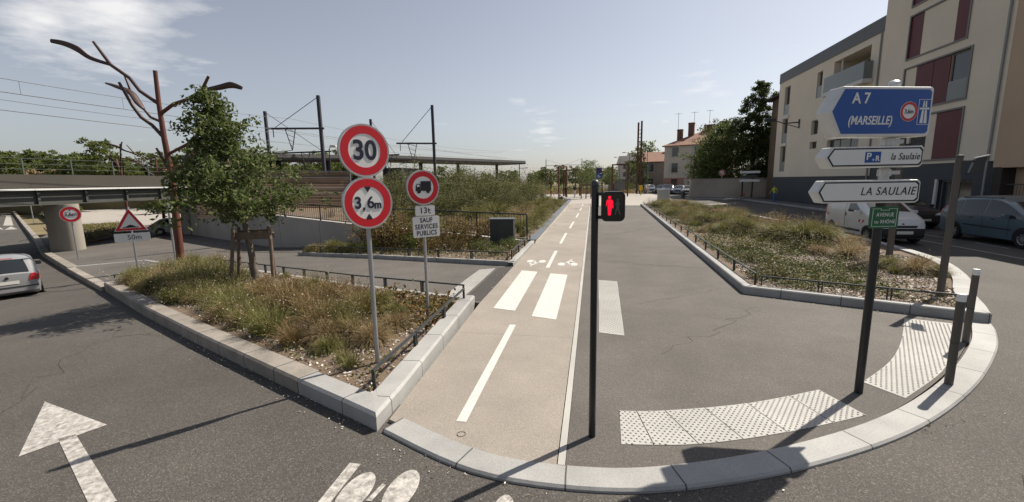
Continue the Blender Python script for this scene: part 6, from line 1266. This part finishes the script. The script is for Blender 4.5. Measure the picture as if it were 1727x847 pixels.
# ---------------------------------------------------------------- trees near and far
def treething(label, loc, h, prof, lean, n, size, lm, tr, z0, limbs=30, grp=None, **k):
    t = thing('tree', label, 'tree', loc, RNG.uniform(0, 6.28) if lean == (0, 0) else 0, grp); tb, lf = tree_parts(h, prof, lean, n, size, lm, tr, z0, limbs, **k); tb.build('trunk', M_tbark, t, smooth=True); mobj('crown', lf, t); return t
def prof(R, pts): return lambda f: R*float(np.interp(f, [i/(len(pts)-1) for i in range(len(pts))], pts))
ROUND = [.55, .85, 1, 1, .9, .65, .3]; CON = [.8, 1, .95, .8, .6, .35, .1]
treething('big rounded dark green tree over the garden wall, beside the beige house', (17.6, 63.6, 0), 10.2, prof(3.3, [.8, .95, .9, 1, 1, .85, .4]), (0, 0), 19000, .30, L_tree, .3, 1.2, 60, csig=.28, cl=7)
treething('pale green spreading tree leaning over the parked cars', (15.9, 66.5, 0), 7.2, prof(2.8, [.6, .95, 1, .9, .7, .3]), (0, 0), 9000, .28, L_tree, .2, 1.2, 30, csig=.28)
treething('tall open cedar with layered branches behind the garden wall', (20.4, 62.4, 0), 14.6, prof(2.3, [.8, .5, .35, 1.0, .9, 1.0, .75, .35]), (.8, 0), 9000, .26, L_dark, .3, 5.2, 34, csig=.20, rise=.1, cl=6)
treething('broad ivy covered tree filling the gap left of the apartment block', (22.4, 62.8, 0), 8.8, prof(2.7, [1, 1.05, 1, .9, .7, .4]), (0, 0), 17000, .30, L_dark, .35, 1.6, 50, csig=.3)
treething('dark green tree down the street behind the rusty twin columns', (12.5, 112, 0), 11.5, prof(4.2, ROUND), (0, 0), 4000, .5, L_mid, .3, 1.5, 30, csig=.28)
treething('slim dark tree standing close behind the rusty twin columns', (9.9, 92, 0), 7.8, prof(1.4, CON), (0, 0), 2200, .3, L_dark, .2, .6, 24, csig=.28)
for i, (x, y, h, R) in enumerate(((-.9, 60, 5.2, 1.9), (-.2, 66.5, 5.4, 2.0), (2.6, 70.5, 4.6, 1.7))):
    treething(('plaza tree with stakes right of the person in pale shorts', 'fresh green plaza tree behind the pedestrian signal', 'plaza tree right of the blue signs')[i], (x, y, 0), h, prof(R, [.5, .95, 1, .85, .5, .2]), (0, 0), 2400, .16, L_tree, .07, 2.1, 22, 'young trees on the plaza', csig=.3)
t = thing('tree_stakes', 'dark wooden stakes with crossbars around the plaza tree', 'tree stakes', (-.9, 60, 0))
for x, y in ((-.65, -.3), (.65, -.3), (0, .6)): MB().cyl((x, y, -.1), (x*.95, y*.95, 2.0), .07, n=8).build('stake', M_wood, t)
MB().bar((-.65, -.3, 1.85), (.65, -.3, 1.85), .05, .22).build('plank', M_wood, t)
# bushes at the meadow edge and the shelter
t = thing('bus_shelter', 'small dark bus shelter left of the rusty twin columns', 'shelter', (4.3, 80.5, 0)); MB().b2((-1.6, -.8, 2.3), (1.6, .8, 2.5)).build('roof', M_dkgrey, t)
for x in (-1.5, 1.5): MB().b2((x-.06, -.06, -.1), (x+.06, .06, 2.3)).build('post', M_dkgrey, t)
MB().b2((-1.4, .7, .2), (1.4, .74, 2.2)).build('glass_panel', M_frost, t)
hedge = [shrubproto(2.6, 2.0, 1500, .2, L_shrub, 'bush'), shrubproto(2.8, 2.2, 1500, .22, L_mid, 'bush')]
spots = [(-27 + 3.1*i + RNG.uniform(-.8, .8), 84 + RNG.uniform(-1, 6), RNG.uniform(.8, 1.3), RNG.uniform(.55, .95)) for i in range(12)] + [(5.2, 86, 1, .9), (6.8, 88.5, .9, 1.0)]
shrubs(hedge, spots, 'rough bush at the dry meadow edge behind the plaza, near %s', 'bushes at the meadow edge', lambda x, y: 0, 'bush')
MARKS[:] = MARKS
# dry meadow behind the plaza
mg = blades('meadow_grass', 12000, 1, 1.3, .5, .06, [L_tan, L_olive]); co = np.empty(len(mg.vertices)*3); mg.vertices.foreach_get('co', co); co = co.reshape(-1, 7, 3) if len(co) % 21 == 0 else co.reshape(-1, 3)
nb = co.shape[0]; base = np.stack([NR.uniform(-30, 8, nb), NR.uniform(79, 100, nb), np.zeros(nb)], 1); c0 = co[:, 0, :].copy(); c0[:, 2] = 0; co = co - c0[:, None, :] + base[:, None, :]
mg.vertices.foreach_set('co', co.reshape(-1).astype(np.float32)); o = mobj('meadow_grass', mg); o['kind'] = 'stuff'
# far tree lines: each tree a thing, sharing a few crowns
FAR = []
for h, R in ((9, 4.2), (8, 3.6), (11, 3.8)):
    p = thing('tree', 'x', 'tree'); tb, lf = tree_parts(h, prof(R, [.75, 1, 1, .95, .8, .45]), (0, 0), 3200, .62, L_mid, .25, 1.0, 26, .3, cl=5); tb.build('trunk', M_tbark, p); mobj('crown', lf, p); FAR.append(p)
used = [False]*3
def fartree(x, y, z, s, label, grp):
    k = RNG.randrange(3); o = FAR[k] if not used[k] else dup(FAR[k], (0, 0, 0)); used[k] = True; o.location = (x, y, z); o.scale = (s*RNG.uniform(.95, 1.3),)*2 + (s,); o.rotation_euler = (0, 0, RNG.uniform(0, 6.28)); tag(o, label, 'tree', grp)
for i in range(66):
    d = RNG.uniform(112, 150); a = P_(-66 + 36*i/65 + RNG.uniform(-.8, .8)); fartree(d*math.sin(a), d*math.cos(a), 2.0 + RNG.uniform(-.8, .6), RNG.uniform(.62, .86), 'green tree of the far wooded slope above the bridge parapet', 'trees of the far slope beyond the bridge')
for i in range(30):
    y = RNG.uniform(230, 330); a = P_(-22 + 36*i/29 + RNG.uniform(-.5, .5)); fartree(y*math.sin(a), y*math.cos(a), -1, RNG.uniform(.8, 1.35), 'small looking green tree in the far tree line behind the plaza', 'trees of the far line behind the plaza')
for i, (x, y) in enumerate(((-52, 62), (-60, 75), (-47, 70), (-40, 66))): fartree(x, y, -1, .75, 'green tree on the rail bank behind the slatted timber wall', 'trees on the rail bank')
for i in range(5): fartree(-78 + i*9, 52 + i*8 + RNG.uniform(-3, 3), -2, .42, 'low green tree on the forecourt seen under the bridge', 'low trees under the bridge view')
# houses beyond the bridge
for i, (x, y, w, e, r, rz, wl_) in enumerate(((-122, 70, 9, 4.2, 6.3, 20, M_beigew), (-110, 72, 7, 4.2, 5.9, 60, M_whs), (-92, 86, 9, 4.2, 6.0, 45, M_beigew), (-76, 92, 7, 4.8, 6.6, 40, M_whs), (-68, 97, 8, 4.2, 6.0, 35, M_beigew))):
    house(('long low house with orange roof above the bridge parapet, at the left edge', 'white gabled house above the bridge parapet beside the long orange roof', 'pale house above the parapet left of the rust steel tree', 'white house with orange roof just right of the far steel trees', 'small pale house nearest to the young tree above the parapet')[i], (x, y, .8), P_(rz), w, 9, e, r, wl_, M_tile, 2, 3, side=False)
# far grassy bed under the bridge
cover('ground_cover', [(-38, 24.5), (-46, 29.6), (-58, 37), (-55, 42), (-42, 33)], 6000, lambda x, y: zp(x) + .05, [L_olive], .13, -.6, .22)
t = slab('planting_soil', [(-37, 24.0), (-46, 29.4), (-60, 37.6), (-57, 43), (-42, 33.5)], M_soil, zp, .12, .2)
# haze of the far distance is left to the sky
slab('hill', [(-260, 40), (-95, 72), (-75, 105), (-40, 125), (-30, 170), (-160, 190), (-300, 120)], M_dry, lambda x, y: 2.2, 0, 6)
